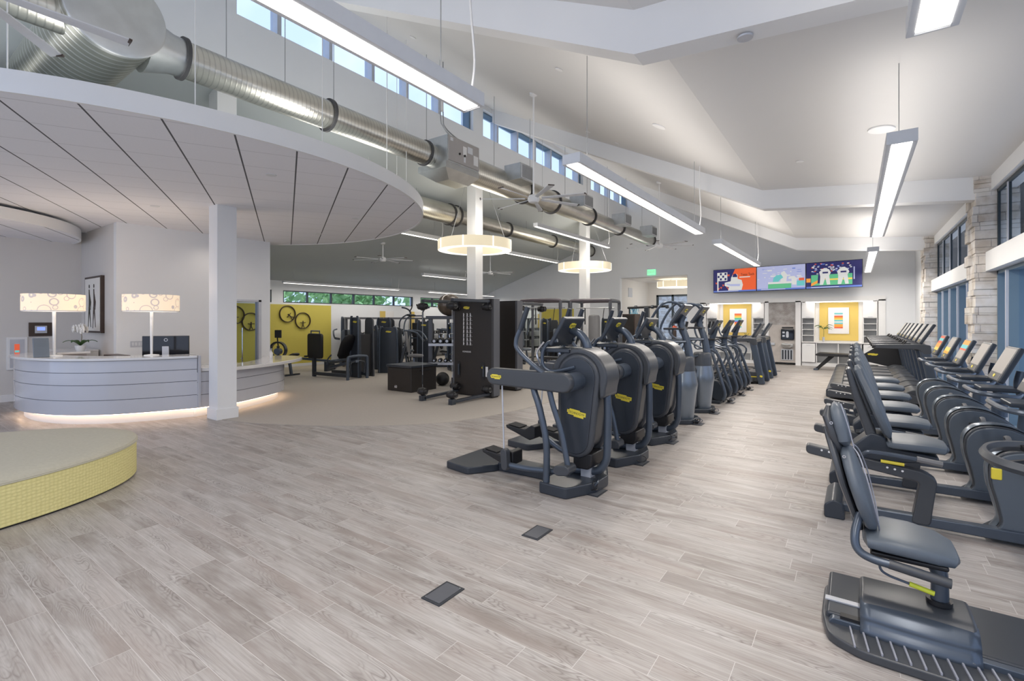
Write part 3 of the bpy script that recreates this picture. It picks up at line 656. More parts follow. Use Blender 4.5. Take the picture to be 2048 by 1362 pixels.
def screen_panel(parent, top, bot, w, th=.045, X=0, face=None, faceside=-1, badge_back=True, mt='dark', content=None):
    "tilted display; top/bot are (x,z) of its centre plane, user on -x side"
    t, b = Vector((top[0]+X, 0, top[1])), Vector((bot[0]+X, 0, bot[1])); d = (t-b); h = d.length; d.normalize(); nrm = Vector((-d.z, 0, d.x))
    if nrm.x > 0: nrm = -nrm
    c = (t+b)/2; m = MB().box(-w/2, w/2, -h/2, h/2, -th/2, th/2)
    R = Matrix((( 0, d.x, nrm.x, c.x), (-1, 0, 0, c.y), (0, d.z, nrm.z, c.z), (0, 0, 0, 1)))
    # columns: local x -> world -y, local y -> d, local z -> nrm
    if R.to_3x3().determinant() < 0: R = Matrix(((0, d.x, nrm.x, c.x), (1, 0, 0, c.y), (0, d.z, nrm.z, c.z), (0, 0, 0, 1)))
    o = m.build('display', mt, parent, bevel=.014); o.matrix_local = R
    MB().box(-w/2+.02, w/2-.02, -h/2+.075, h/2-.02, th/2, th/2+.002).build('screen', face or 'screen', o, smooth=False)
    MB().box(-w/2+.02, w/2-.02, -h/2+.015, -h/2+.072, th/2, th/2+.002).build('key_strip', 'dark2', o, smooth=False)
    badge(o, (0, -h/2+.045, th/2+.002), .05, .028, (0, 0, 0), words=False)
    if content:
        for i, (col, f0, f1) in enumerate(content):
            zz = -h/2+.075; H_ = h-.095
            MB().box(-w/2+.02, w/2-.02, zz+H_*f0, zz+H_*f1, th/2+.002, th/2+.0035).build('screen_band', col, o, smooth=False)
    if badge_back: badge(o, (0, h*.24, -th/2), .11, .06, (PI, 0, PI), words=True)
    return o
def cable(x, y, label, seed=0, plate=True, s=1.0):
    r_ = random.Random(seed); t = thing('power_cable', label, 'cable', (x, y, .006), group='coiled power cables in front of the machines')
    for k in range(4):
        a = r_.uniform(0, 6.28); R = r_.uniform(.03, .065)*s; cx, cy, cz = r_.uniform(-.04, .04), r_.uniform(-.05, .05), r_.uniform(.03, .07)
        tl = r_.uniform(.2, 1.2); pts = []
        for j in range(10):
            q = 2*PI*j/10; px, py = R*math.cos(q), R*math.sin(q)*.7; pts.append((cx+px*math.cos(a)-py*math.cos(tl)*math.sin(a), cy+px*math.sin(a)+py*math.cos(tl)*math.cos(a), max(.008, cz+py*math.sin(tl))))
        MB().tube(pts, .0045, 6, 2, closed=True).build('coil', 'tube' if k % 2 else 'black', t)
    MB().tube([(-.13, .04, .02), (-.11, .03, .02), (-.08, .0, .05), (0, 0, .04)], .006, 6, 4).build('lead', 'black', t)
    MB().box(-.05, .0, -.03, .03, 0, .045).build('plug', 'black', t, bevel=.008)
    return t
def floorbox(x, y, label):
    t = thing('floor_outlet_box', label, 'floor outlet', (x, y, .0), group='dark floor outlet boxes')
    MB().box(-.07, .07, -.105, .105, 0, .006).build('plate', mat('slate_plate', (.05, .055, .065), .45, .5, var=.3, scale=30), t, bevel=.002)
    MB().box(-.055, .055, -.09, .09, .006, .008).build('lid', 'kinside', t, bevel=.001)
    for a, b in ((-.05, -.085), (.05, .085)): MB().lathe([(.004, .008), (.004, .010)], (a, b, 0), 8).build('screw', 'chrome', t)
    return t

def vario(loc, label):
    X = 2.6; t = thing('swing_arm_stepper', label, 'exercise machine', loc, group='swing arm machines in the left row')
    def B(mb, name, m, par=t, **k): return mb.move(x=X).build(name, m, par, **k)
    B(MB().prism(rr([(-3.5, -.36), (-3.16, -.41), (-2.98, -.14), (-2.98, .14), (-3.16, .41), (-3.5, .36)], .04), 0, .075, 'z').prism([(-3.0, -.12), (-2.3, -.10), (-2.3, .10), (-3.0, .12)], 0, .09, 'z').prism(rr([(-2.32, -.41), (-2.03, -.43), (-1.88, -.12), (-1.88, .12), (-2.03, .43), (-2.32, .41)], .03), 0, .10, 'z'), 'base', 'dark', bevel=.014)
    B(MB().prism(pill((-2.06, 1.03), .20, (-2.09, .50), .165), -.11, .11), 'core_housing', 'dark', bevel=.02)
    for s in (-1, 1):
        sh = B(MB().prism(pill((-2.06, 1.03), .215, (-2.09, .465), .18), s*.09, s*.155), 'side_cover', 'dark2', bevel=.028, seg=4)
        B(MB().prism(pill((-2.06, 1.03), .175, (-2.09, .465), .14), s*.15, s*.165), 'inset_panel', 'dark', sh, bevel=.006)
        if s < 0: badge(sh, (-2.065+X, -.166, .70), .19, .064, (PI/2, math.radians(8), 0))
        arm = B(MB().prism(pill((-2.07, 1.0), .088, (-2.83, 1.01), .08), s*.33, s*.42), 'swing_arm', 'dark2', bevel=.02, seg=3)
        B(MB().lathe([(.08, -.11), (.08, .11)], (-2.05, s*.25, 1.0), 28, 'y'), 'arm_axle', 'tube', arm)
        if s < 0: badge(arm, (-2.79+X, -.421, 1.01), .125, .044, (PI/2, 0, 0))
        zz = .20 if s < 0 else .34; xx = -2.70 if s < 0 else -2.78
        B(MB().tube([(-2.75, s*.375, .94), (xx-.02, s*.385, zz+.12)], .0075, 8), 'drive_belt', 'alu', arm)
        B(MB().prism(pill((xx, zz+.10), .036, (xx+.01, zz-.03), .036), s*.36, s*.43), 'belt_clamp', 'dark2', bevel=.01)
        B(MB().tube([(xx, s*.38, zz-.02), (-2.45, s*.34, .17), (-2.06, s*.30, .20)], .028, 10, 5), 'pedal_arm', 'tube')
        B(MB().prism([(xx-.33, zz+.07), (xx-.32, zz+.035), (xx-.02, zz-.06), (xx+.05, zz-.03), (xx+.05, zz+.09), (xx-.0, zz+.10), (xx-.08, zz+.045), (xx-.14, zz+.05)], s*.34, s*.17), 'pedal', 'black', bevel=.012)
        B(MB().prism([(xx-.30, zz+.072), (xx-.15, zz+.054), (xx-.15, zz+.06), (xx-.30, zz+.078)], s*.325, s*.185), 'pedal_pad', 'rubberb')
        B(MB().prism(pill((-2.06, .235), .045, (-2.13, .225), .045), s*.40, s*.25), 'pivot_block', 'dark2', bevel=.01)
        B(MB().tube([(-2.06, s*.33, .25), (-2.12, s*.34, .55), (-2.2, s*.36, .8), (-2.24, s*.37, .98)], .026, 10, 4), 'link_tube', 'tube')
        B(MB().tube([(-2.26, s*.37, .09), (-2.26, s*.37, .45), (-2.33, s*.37, .75), (-2.40, s*.35, .97), (-2.2, s*.25, 1.03)], .031, 10, 4), 'frame_tube', 'tube')
        B(MB().tube([(-2.12, s*.34, 1.0), (-2.3, s*.40, 1.09), (-2.52, s*.42, 1.26), (-2.555, s*.42, 1.36), (-2.50, s*.41, 1.50), (-2.44, s*.40, 1.66)], .021, 10, 5), 'hand_lever', 'tube')
        B(MB().tube([(-2.515, s*.412, 1.46), (-2.44, s*.40, 1.67)], [.027, .024], 10), 'lever_grip', 'dark')
        B(MB().tube([(-2.08, s*.16, 1.12), (-2.3, s*.18, 1.07), (-2.40, s*.19, 1.12), (-2.41, s*.19, 1.24), (-2.36, s*.18, 1.33), (-2.26, s*.17, 1.36)], .018, 8, 5), 'fixed_handle', 'tube')
        B(MB().tube([(-2.43, s*.20, 1.12), (-2.46, s*.21, 1.24), (-2.39, s*.20, 1.34)], .011, 8, 5), 'pulse_sensor', 'chrome')
    B(MB().tube([(-1.93, 0, 1.0), (-1.84, 0, .88), (-1.835, 0, .42), (-1.86, 0, .24), (-1.97, 0, .15), (-2.25, 0, .13)], .036, 10, 5), 'front_loop', 'tube')
    o = []
    for k in range(17): a = math.radians(172-k*12); o.append((-2.06+.285*math.cos(a), 1.03+.265*math.sin(a)))
    o += [(-1.80, .87), (-1.85, .84)]
    for k in range(15): a = math.radians(-12+k*13); o.append((-2.06+.205*math.cos(a), 1.03+.205*math.sin(a)))
    B(MB().prism(o, -.145, .145), 'hood', 'dark2', bevel=.022, seg=3)
    B(MB().prism([(-2.12, .34), (-1.93, .34), (-1.93, .25), (-1.97, .19), (-2.12, .19)], -.13, .13), 'gear_box', 'black', bevel=.015)
    B(MB().box(-2.08, -1.98, -.05, .05, .08, .22), 'post_foot', 'alu')
    B(MB().tube([(-2.04, .02, 1.25), (-2.06, .02, 1.34), (-2.13, .02, 1.42), (-2.22, .02, 1.45)], [.036, .033, .03, .026], 12, 4, flat=1.3), 'console_neck', 'tube')
    B(MB().box(-2.46, -2.14, -.17, .17, 1.245, 1.285), 'tray', 'dark', bevel=.01)
    screen_panel(t, (-2.17, 1.575), (-2.33, 1.31), .40, X=X)
    return t
def climber(loc, label):
    X = 2.5; t = thing('stair_climber', label, 'exercise machine', loc, group='stepping machines with tall vase-shaped front covers')
    def B(mb, name, m, par=t, **k): return mb.move(x=X).build(name, m, par, **k)
    B(MB().prism(rr([(-3.0, -.3), (-2.2, -.36), (-1.96, -.2), (-1.96, .2), (-2.2, .36), (-3.0, .3)], .06), 0, .07, 'z'), 'base', 'dark', bevel=.015)
    prof = [(.155, .06), (.178, .25), (.208, .48), (.222, .57), (.208, .64), (.18, .78)]
    B(MB().lathe([(.001, .06)]+prof, (-2.13, 0, 0), 32, sx=.85, sy=1.25), 'lower_cover', 'steelblue')
    B(MB().lathe([(.177, .782), (.168, .9), (.162, .98), (.145, 1.0), (.001, 1.005)], (-2.13, 0, 0), 32, sx=.85, sy=1.25), 'upper_cover', 'dark2')
    B(MB().box(-2.5, -2.15, -.26, .26, .07, .75), 'drive_box', 'dark', bevel=.04)
    B(MB().tube([(-2.05, 0, .96), (-2.10, 0, 1.25), (-2.18, 0, 1.5), (-2.13, 0, 1.62)], [.045, .04, .036, .03], 12, 5, flat=1.4), 'mast', 'tube')
    screen_panel(t, (-2.07, 1.78), (-2.27, 1.50), .42, X=X)
    B(MB().box(-2.40, -2.12, -.17, .17, 1.40, 1.43), 'tray', 'black', bevel=.008)
    for s in (-1, 1):
        B(MB().tube([(-2.1, s*.05, 1.22), (-2.3, s*.24, 1.22), (-2.5, s*.30, 1.24), (-2.6, s*.30, 1.38), (-2.52, s*.30, 1.6), (-2.36, s*.29, 1.80), (-2.2, s*.2, 1.81), (-2.12, s*.12, 1.72)], .02, 8, 5), 'hand_rail', 'tube')
        B(MB().tube([(-2.35, s*.24, 1.2), (-2.5, s*.24, 1.1), (-2.52, s*.24, .98), (-2.3, s*.22, .92), (-2.15, s*.2, .95)], .017, 8, 5), 'lower_handle', 'tube')
        B(MB().tube([(-2.2, s*.14, .45), (-2.9, s*.16, .28 if s < 0 else .42)], .03, 8), 'pedal_arm', 'tube')
        B(MB().box(-3.15, -2.8, s*.08, s*.26, (.28 if s < 0 else .42), (.28 if s < 0 else .42)+.05), 'pedal', 'black', bevel=.012)
    return t
def elliptical(loc, label):
    X = 2.5; t = thing('elliptical_trainer', label, 'exercise machine', loc, group='elliptical trainers in the left row')
    def B(mb, name, m, par=t, **k): return mb.move(x=X).build(name, m, par, **k)
    B(MB().box(-3.25, -2.0, -.07, .07, .0, .07).box(-3.3, -3.18, -.3, .3, 0, .07).box(-2.25, -2.02, -.3, .3, 0, .06), 'base', 'dark', bevel=.015)
    for s in (-1, 1):
        B(MB().prism(pill((-2.12, .30), .13, (-2.06, .17), .13), s*.16, s*.27), 'front_cover', 'dark', bevel=.03, seg=3)
        B(MB().tube([(-1.98, s*.26, .08), (-1.95, s*.26, .2), (-2.02, s*.25, .45), (-2.14, s*.21, .8), (-2.22, s*.12, 1.0)], .03, 10, 5), 'frame_tube', 'tube')
        B(MB().tube([(-2.60, s*.34, 1.52), (-2.64, s*.34, 1.36), (-2.56, s*.34, 1.16), (-2.36, s*.33, 1.04), (-2.14, s*.33, .98), (-2.04, s*.33, .88), (-2.10, s*.33, .70), (-2.28, s*.33, .34)], .019, 8, 5), 'hand_lever', 'tube')
        B(MB().tube([(-2.6, s*.34, 1.52), (-2.63, s*.34, 1.38)], .025, 8), 'lever_grip', 'black')
        B(MB().tube([(-2.2, s*.1, 1.06), (-2.45, s*.2, 1.0), (-2.5, s*.22, 1.1), (-2.42, s*.22, 1.2)], .015, 8, 5), 'fixed_handle', 'tube')
        a = .32 if s < 0 else .2
        B(MB().bar((-2.28, s*.30, a), (-3.15, s*.22, .22), .05, .06), 'pedal_rail', 'dark2', bevel=.01)
        B(MB().prism(rr([(-3.0, .28), (-2.62, .28), (-2.60, .36), (-2.70, .33), (-2.98, .31)], .02), s*.12, s*.28), 'pedal', 'black', bevel=.01)
    B(MB().lathe([(.17, -.13), (.17, .13)], (-2.3, 0, .27), 28, 'y'), 'flywheel', 'black', bevel=.02)
    B(MB().tube([(-2.22, 0, .9), (-2.24, 0, 1.1), (-2.2, 0, 1.28), (-2.14, 0, 1.42)], [.05, .045, .04, .03], 10, 5, flat=1.3), 'mast', 'tube')
    screen_panel(t, (-2.08, 1.55), (-2.25, 1.28), .40, X=X)
    B(MB().box(-2.38, -2.14, -.2, .2, 1.165, 1.20), 'tray', 'black', bevel=.008)
    return t
def treadmill(loc, label, group, front=1.22, rear=-.43, logo_rear=True, content=None, yellow=False):
    t = thing('treadmill', label, 'treadmill', loc, group=group); L0, L1 = rear, front
    for s in (-1, 1):
        MB().prism(rr([(L0, .05), (L0+.02, .22), (L0+.25, .235), (L1-.45, .235), (L1-.2, .14), (L1-.2, .05)], .02), s*.42, s*.33).build('side_rail', 'dark2', t, bevel=.01)
        up = MB().bar((L1-.02, s*.393, .0), (L1-.22, s*.393, 1.05), .08, .15, (1, 0, 0)).build('upright', 'tube', t, bevel=.03, seg=3)
        if s < 0: badge(up, (L1-.03, -.434, .2), .06, .05, (PI/2, 0, 0), words=False)
        MB().prism(rr([(L1-.93, 1.03), (L1-.95, 1.07), (L1-.93, 1.10), (L1-.25, 1.12), (L1-.13, 1.10), (L1-.12, .95), (L1-.22, .93), (L1-.30, 1.02)], .03), s*.435, s*.36).build('hand_rail', 'dark2', t, bevel=.015)
        MB().lathe([(.038, 0), (.038, .06)], (L1-.965, s*.40, 1.065), 14, 'x').build('rail_end_cap', 'black', t)
    MB().box(L0+.06, L1-.42, -.33, .33, .16, .20).build('deck', 'black', t)
    MB().box(L0+.04, L1-.42, -.28, .28, .20, .215).build('running_belt', 'vinylg' if not yellow else 'black', t, bevel=.004)
    rc = MB().prism(rr([(L0-.03, .06), (L0-.03, .21), (L0+.05, .245), (L0+.22, .25), (L0+.22, .05)], .03), -.43, .43).build('rear_cover', 'dark', t, bevel=.012)
    if logo_rear: badge(rc, (L0+.1, -.431, .15), .16, .035, (PI/2, 0, 0))
    MB().prism(rr([(L1-.48, .06), (L1-.50, .22), (L1-.36, .30), (L1-.14, .29), (L1-.05, .18), (L1-.05, .06)], .05), -.36, .36).build('motor_cover', 'dark2', t, bevel=.015)
    if yellow: MB().box(L1-.40, L1-.10, -.366, -.36, .165, .185).build('yellow_stripe', 'logo', t, smooth=False)
    MB().box(L1-.36, L1-.14, -.38, .38, 1.0, 1.10).build('console_bar', 'dark', t, bevel=.02)
    MB().tube([(L1-.5, -.15, 1.1), (L1-.45, -.15, 1.16), (L1-.45, .15, 1.16), (L1-.5, .15, 1.1)], .012, 8, 3).build('front_handle', 'black', t)
    screen_panel(t, (L1-.06, 1.47), (L1-.26, 1.12), .52, th=.05, badge_back=False, face='screen' if not content else None, content=content)
    return t
def recumbent(loc, label, content=None, frontlogo=False):
    t = thing('recumbent_bike', label, 'exercise bike', loc, group='recumbent bikes along the window wall')
    def B(mb, name, m, par=t, **k): return mb.build(name, m, par, **k)
    B(MB().prism(rr([(-.2, .0), (-.2, .10), (-.14, .15), (-.08, .13), (-.06, .0)], .02), -.26, .26), 'rear_foot', 'dark', bevel=.012)
    B(MB().prism([(-.14, .03), (1.0, .03), (1.0, .11), (-.14, .09)], -.13, -.05), 'floor_rail', 'tube', bevel=.01)
    B(MB().prism(rr([(.35, .05), (.40, .40), (-.05, .50), (-.32, .53), (-.34, .47), (.0, .42), (.28, .36), (.30, .05)][::-1], .03), -.14, -.04) if 0 else MB().prism(rr([(.34, .04), (.39, .35), (-.33, .455), (-.33, .53), (.42, .43), (.49, .38), (.45, .04)], .03), -.14, -.04), 'seat_frame', 'dark2', bevel=.012)
    for i in range(3): MB().lathe([(.008, -.002), (.008, .0)], (.20+i*.045, -.141, .43-i*.006), 8, 'y').build('rail_hole', 'inkw', t)
    for i in range(3): MB().lathe([(.008, -.002), (.008, .0)], (-.22+i*.05, -.141, .495-i*.006), 8, 'y').build('rail_hole', 'inkw', t)
    B(MB().prism(rr([(.0, .47), (-.02, .56), (.10, .68), (.18, .66), (.22, .58), (.50, .55), (.50, .50), (.2, .46)], .02), -.12, .12), 'seat_carriage', 'dark', bevel=.015)
    B(MB().cushion([(.20, .60), (.23, .612), (.34, .615), (.46, .612), (.535, .60), (.55, .59)], [.34, .40, .42, .38, .30, .22], [.04, .08, .085, .085, .075, .04]), 'seat', 'vinyl')
    B(MB().cushion([(.215, .655), (.20, .70), (.155, .82), (.105, .95), (.075, 1.02), (.045, 1.09), (.02, 1.16), (.01, 1.185)], [.30, .40, .44, .40, .30, .24, .20, .12], [.03, .07, .08, .075, .07, .07, .065, .03]), 'backrest', 'vinyl')
    B(MB().prism([(.14, .66), (.04, .95), (-.03, 1.17), (-.065, 1.16), (-.02, .95), (.07, .64)], -.11, .11), 'back_shell', 'dark2', bevel=.02)
    for s in (-1, 1):
        B(MB().tube([(.05, s*.22, .52), (.10, s*.27, .56), (.3, s*.28, .555), (.50, s*.27, .535)], .017, 8, 5), 'side_handle', 'tube')
        B(MB().tube([(.36, s*.28, .553), (.50, s*.27, .535)], .021, 8), 'handle_grip', 'vinylg')
        B(MB().bar((.02, s*.12, .5), (.06, s*.24, .53), .03, .03), 'handle_bracket', 'dark')
        px, pz = (.98, .52) if s < 0 else (1.10, .36)
        B(MB().bar((1.06, s*.11, .45), (px, s*.13, pz), .03, .04, (0, 1, 0)), 'crank_arm', 'tube')
        pd = B(MB().box(px-.06, px+.06, s*.14, s*.24, pz-.012, pz+.012), 'pedal', 'black', bevel=.006)
        B(MB().tube([(px+.04, s*.14, pz+.01), (px+.03, s*.15, pz+.07), (px+.03, s*.23, pz+.07), (px+.04, s*.24, pz+.01)], .009, 6, 4, flat=2.2), 'pedal_strap', 'vinylg', pd)
    lev = B(MB().tube([(.16, -.15, .475), (.30, -.155, .47)], .012, 8), 'seat_lever', 'logo')
    fin = [(.72, .03), (.83, .12), (.80, .28), (.765, .42), (.77, .55), (.83, .63), (.93, .66), (1.06, .65), (1.2, .58), (1.30, .48), (1.38, .03)]
    B(MB().prism(rr(fin, .05), -.085, .085), 'front_housing', 'dark2', bevel=.015)
    B(MB().prism(rr([(a*.97+.035, b*.96+.012) for a, b in fin], .05), -.098, .098), 'housing_side', 'vinyl', bevel=.01)
    B(MB().tube([(.79, 0, .08), (.825, 0, .16), (.80, 0, .28), (.768, 0, .42), (.772, 0, .55), (.83, 0, .632), (.93, 0, .664), (1.06, 0, .655), (1.2, 0, .585)], .012, 8, 4, flat=4.6), 'edge_trim', 'steelblue')
    B(MB().prism(rr([(1.2, 0), (1.2, .08), (1.42, .08), (1.42, 0)], .02), -.28, .28), 'front_foot', 'dark', bevel=.01)
    B(MB().tube([(1.16, 0, .60), (1.17, 0, .85), (1.13, 0, 1.0), (1.14, 0, 1.12)], [.045, .04, .036, .03], 10, 4, flat=1.4), 'mast', 'tube')
    B(MB().tube([(1.12, -.05, .95), (1.05, -.25, .93), (.90, -.27, .94), (.82, -.22, .95), (.80, -.1, .955), (.80, .1, .955), (.82, .22, .95), (.90, .27, .94), (1.05, .25, .93), (1.12, .05, .95)], .019, 8, 5), 'handlebar', 'tube')
    B(MB().box(.86, 1.1, -.14, .14, .955, .985), 'tray', 'dark', bevel=.008)
    screen_panel(t, (1.10, 1.32), (.97, 1.03), .40, badge_back=False, content=content, face='screen_on')
    if frontlogo: MB().box(.775, .83, -.105, -.06, .44, .52).build('quick_release', 'logo', t, bevel=.008)
    return t
M['screen_on'] = glow('screen_warm_grey', (.55, .50, .47), .12, (.30, .28, .26))
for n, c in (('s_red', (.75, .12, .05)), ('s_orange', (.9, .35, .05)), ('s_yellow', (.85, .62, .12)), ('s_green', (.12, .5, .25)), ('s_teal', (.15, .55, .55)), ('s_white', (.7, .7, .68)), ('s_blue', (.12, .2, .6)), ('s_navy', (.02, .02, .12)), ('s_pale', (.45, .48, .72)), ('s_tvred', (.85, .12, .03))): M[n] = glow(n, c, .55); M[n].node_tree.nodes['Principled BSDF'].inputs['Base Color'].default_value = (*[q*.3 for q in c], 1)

# left row
vario((-2.6, 4.08, 0), 'swing arm machine heading the left row, closest to the two empty floor outlets')
ab = ['swing arm machine second in the left row, its badge seen between two machines', 'swing arm machine third in the left row, next to the vase-shaped machines']
v0 = bpy.data.objects['swing_arm_stepper']
for y, l in zip((5.17, 6.25), ab): dup(v0, (-2.6, y, 0), l)
c0 = climber((-2.5, 7.55, 0), 'stepping machine with vase-shaped front, the nearer of the two')
dup(c0, (-2.5, 8.62, 0), 'stepping machine with vase-shaped front, the farther of the two')
e0 = elliptical((-2.5, 9.75, 0), 'elliptical trainer just beyond the vase-shaped machines')
dup(e0, (-2.5, 10.85, 0), 'elliptical trainer in the middle of its three'); dup(e0, (-2.5, 11.85, 0), 'elliptical trainer next to the left-row treadmills')
treadmill((0, 13.3, 0), 'treadmill in the left row beside the farthest elliptical trainer', 'left row treadmills', front=-1.80, rear=-3.6, yellow=True, logo_rear=False)
dup(bpy.data.objects['treadmill'], (0, 14.75, 0), 'last treadmill of the left row, near the drinking fountain')
for i, y in enumerate((3.97, 5.07, 6.15, 7.46, 8.48, 9.72, 10.82, 11.75, 13.2, 14.9)):
    w = ['first swing arm machine', 'second swing arm machine', 'third swing arm machine', 'nearer vase-shaped machine', 'farther vase-shaped machine', 'nearest elliptical trainer', 'middle elliptical trainer', 'farthest elliptical trainer', 'first left-row treadmill', 'last left-row treadmill'][i]
    cable(-1.90, y, 'coiled power cable lying on the floor plate before the '+w, i)
    fb = floorbox(-1.9, y, 'floor outlet under the cable of the '+w) if i == 0 else dup(bpy.data.objects['floor_outlet_box'], (-1.9, y, 0), 'floor outlet under the cable of the '+w)
dup(bpy.data.objects['floor_outlet_box'], (-1.90, 2.0, 0), 'empty dark floor outlet nearest the camera')
dup(bpy.data.objects['floor_outlet_box'], (-1.885, 2.97, 0), 'empty dark floor outlet, second from the camera')
dup(bpy.data.objects['floor_outlet_box'], (-1.9, 16.6, 0), 'tiny floor outlet on the open floor in front of the fountain')
# right row
ords = ['nearest', 'second', 'third', 'fourth', 'fifth', 'sixth']
cont = [None, None, None, [('s_teal', .55, .75), ('s_red', .45, .55), ('s_orange', .75, 1)], [('s_yellow', .0, .4), ('s_orange', .0, .15)], [('s_red', .85, 1), ('s_teal', .66, .85), ('s_red', .5, .66), ('s_orange', .2, .5), ('s_yellow', .0, .2)]]
cont = [None, None, None, cont[3], cont[4], cont[5]]
for i in range(6):
    recumbent((0, 4.78+.95*i, 0), ords[i]+' recumbent bike of the window row'+(', with a yellow block on its housing' if i == 0 else ', its screen showing coloured bands' if i in (3, 5) else ', its screen partly yellow' if i == 4 else ', its screen blank'), content=cont[i], frontlogo=(i == 0))
tcol = ['nearest to the recumbent bikes, showing a yellow badge on its rear end', 'second after the bikes', 'third after the bikes', 'fourth after the bikes', 'fifth after the bikes', 'sixth after the bikes', 'farthest, beside the long black board']
M['bandgrey'] = glow('screen_silver', (.55, .53, .5), .15, (.32, .31, .30))
t0 = treadmill((0, 11.6, 0), 'treadmill '+tcol[0], 'window row treadmills', content=[('bandgrey', 0, 1)])
for i in range(1, 7): dup(t0, (0, 11.6+.885*i, 0), 'treadmill '+tcol[i])
# long black board with slanted foot and triangular bracket
t = thing('incline_board', 'long black board on a slanted foot behind the treadmills, before the cabinets', 'exercise machine', (0, 17.85, 0))
MB().prism([(-.98, .46), (-1.0, .49), (-.9, .54), (.35, .50), (.9, .50), (.9, .42), (.35, .44), (-.9, .44)], -.3, .3).build('board', 'black', t, bevel=.01)
MB().prism([(-1.05, .0), (-.93, .0), (-.50, .44), (-.66, .44)], -.06, .06).build('leg', 'black', t, bevel=.01)
MB().box(-1.05, -.93, -.25, .25, 0, .05).build('foot', 'tube', t, bevel=.01)
br = MB().prism(rr([(.0, .40), (.75, .95), (1.1, .95), (1.1, .2), (.85, .2)], .03), -.34, -.30).build('bracket', 'black', t)
badge(br, (.42, -.342, .55), .24, .06)
MB().box(.85, 1.1, -.3, .3, 0, .3).build('front_block', 'black', t, bevel=.02)
# ------------------------------------------------------------------ upper-body ergometer in the foreground
def B0(mb, name, m, par, **k): return mb.build(name, m, par, **k)
t = thing('hand_bike', 'upper-body hand bike with a single padded chair, closest to the camera at lower right', 'exercise machine', (0, 3.08, 0))
# ribbed platform
pl = MB().prism(rr([(-.14, -.12), (-.11, -.30), (.02, -.37), (1.6, -.37), (1.6, .37), (.05, .37), (-.02, .34), (-.14, .20)], .05), 0, .045, 'z').build('platform', 'dark2', t, bevel=.01)
for i in range(26): MB().bar((.00+.05*i, -.362, .05), (-.02+.05*i, -.20, .05), .008, .012).build('rib', 'piping', pl, bevel=.002)
MB().prism(rr([(-.125, .0), (-.10, .07), (1.6, .075), (1.6, .0)], .02), -.20, -.16).build('platform_edge', 'tube', t, bevel=.008)
MB().prism([(-.13, 0), (-.12, .075), (1.6, .08), (1.6, 0)], -.155, .33).build('centre_board', 'dark', t, bevel=.015)
MB().box(-.128, .02, -.04, .0, .074, .083).build('strap', 'alu', t, bevel=.002)
MB().box(-.06, .03, -.19, -.15, .05, .085).build('slot', 'black', t)
# slider housing: rounded block with a wavy lower cover
MB().prism(rr([(-.16, .09), (-.17, .14), (-.12, .185), (.0, .185), (.14, .175), (.16, .12), (.16, .04), (-.16, .03)], .03), .02, .45, 'x').build('carriage', 'dark2', t, bevel=.02, seg=3)
cv = MB(); prof = [(-.20, .015), (-.21, .05), (-.185, .09), (-.18, .115), (-.145, .15), (-.10, .165)]
xs = [.02+.43*k/10 for k in range(11)]
vs = []
for j, x in enumerate(xs):
    e = .012*math.sin(PI*j/10)
    for y, z in cr([(a-e, b) for a, b in prof], 3): vs.append((x, y-.012, z+.006))
m_ = len(vs)//11
cv.add(vs, [(j*m_+k, (j+1)*m_+k, (j+1)*m_+k+1, j*m_+k+1) for j in range(10) for k in range(m_-1)]); c_ = cv.build('side_cover', 'tube', t); md = c_.modifiers.new('s', 'SOLIDIFY'); md.thickness = .012
MB().lathe([(.006, 0), (.006, .004)], (.42, -.222, .06), 8, 'y').build('screw', 'chrome', t)
MB().tube([(.33, 0, .19), (.332, 0, .28), (.325, 0, .35), (.29, 0, .405), (.25, 0, .42)], [.036, .034, .034, .034, .03], 14, 6).build('seat_post', 'tube', t)
MB().lathe([(.05, 0), (.05, .02)], (.33, 0, .19), 20).build('post_collar', 'black', t)
seat = MB().cushion([(.035, .455), (.05, .462), (.12, .47), (.22, .468), (.32, .455), (.375, .44), (.388, .432)], [.24, .34, .38, .38, .34, .28, .20], [.03, .07, .085, .085, .08, .06, .03], e=3.6, n=28).build('seat', 'vinyl', t)
MB().box(.06, .35, -.15, .15, .40, .425).build('seat_pan', 'black', t, bevel=.01)
# back: hard shell, head cushion and body cushion with piping
MB().cushion([(.055, .48), (.03, .56), (-.02, .72), (-.055, .85), (-.08, .93), (-.098, .99)], [.10, .22, .28, .24, .16, .10], [.02, .035, .04, .04, .035, .03]).move(x=-.03).build('back_shell', 'dark2', t)
body = MB().cushion([(.075, .49), (.065, .53), (.035, .63), (.005, .73), (-.02, .81), (-.038, .87), (-.045, .895)], [.12, .26, .36, .40, .32, .20, .12], [.03, .06, .07, .07, .065, .06, .03], n=28).build('back_cushion', 'vinyl', t)
for s in (-1, 1): MB().tube([(.10, s*.06, .50), (.09, s*.105, .57), (.072, s*.135, .66), (.05, s*.13, .76), (.018, s*.075, .86), (-.008, s*.04, .895)], .0035, 6, 5).build('piping', 'piping', body)
head = MB().cushion([(-.035, .90), (-.045, .93), (-.06, 1.0), (-.075, 1.06), (-.085, 1.095), (-.09, 1.11)], [.12, .21, .22, .20, .15, .08], [.03, .065, .07, .07, .05, .02], n=24).build('head_cushion', 'vinyl', t)
MB().tube([(-.005, -.10, .91), (-.025, -.098, 1.0), (-.045, -.085, 1.07), (-.06, -.05, 1.115)], .003, 6, 4).build('piping', 'piping', head)
MB().cushion([(-.06, .86), (-.09, .95), (-.12, 1.05), (-.115, 1.10)], [.10, .20, .18, .08], [.03, .05, .05, .02]).build('head_shell', 'dark2', t)
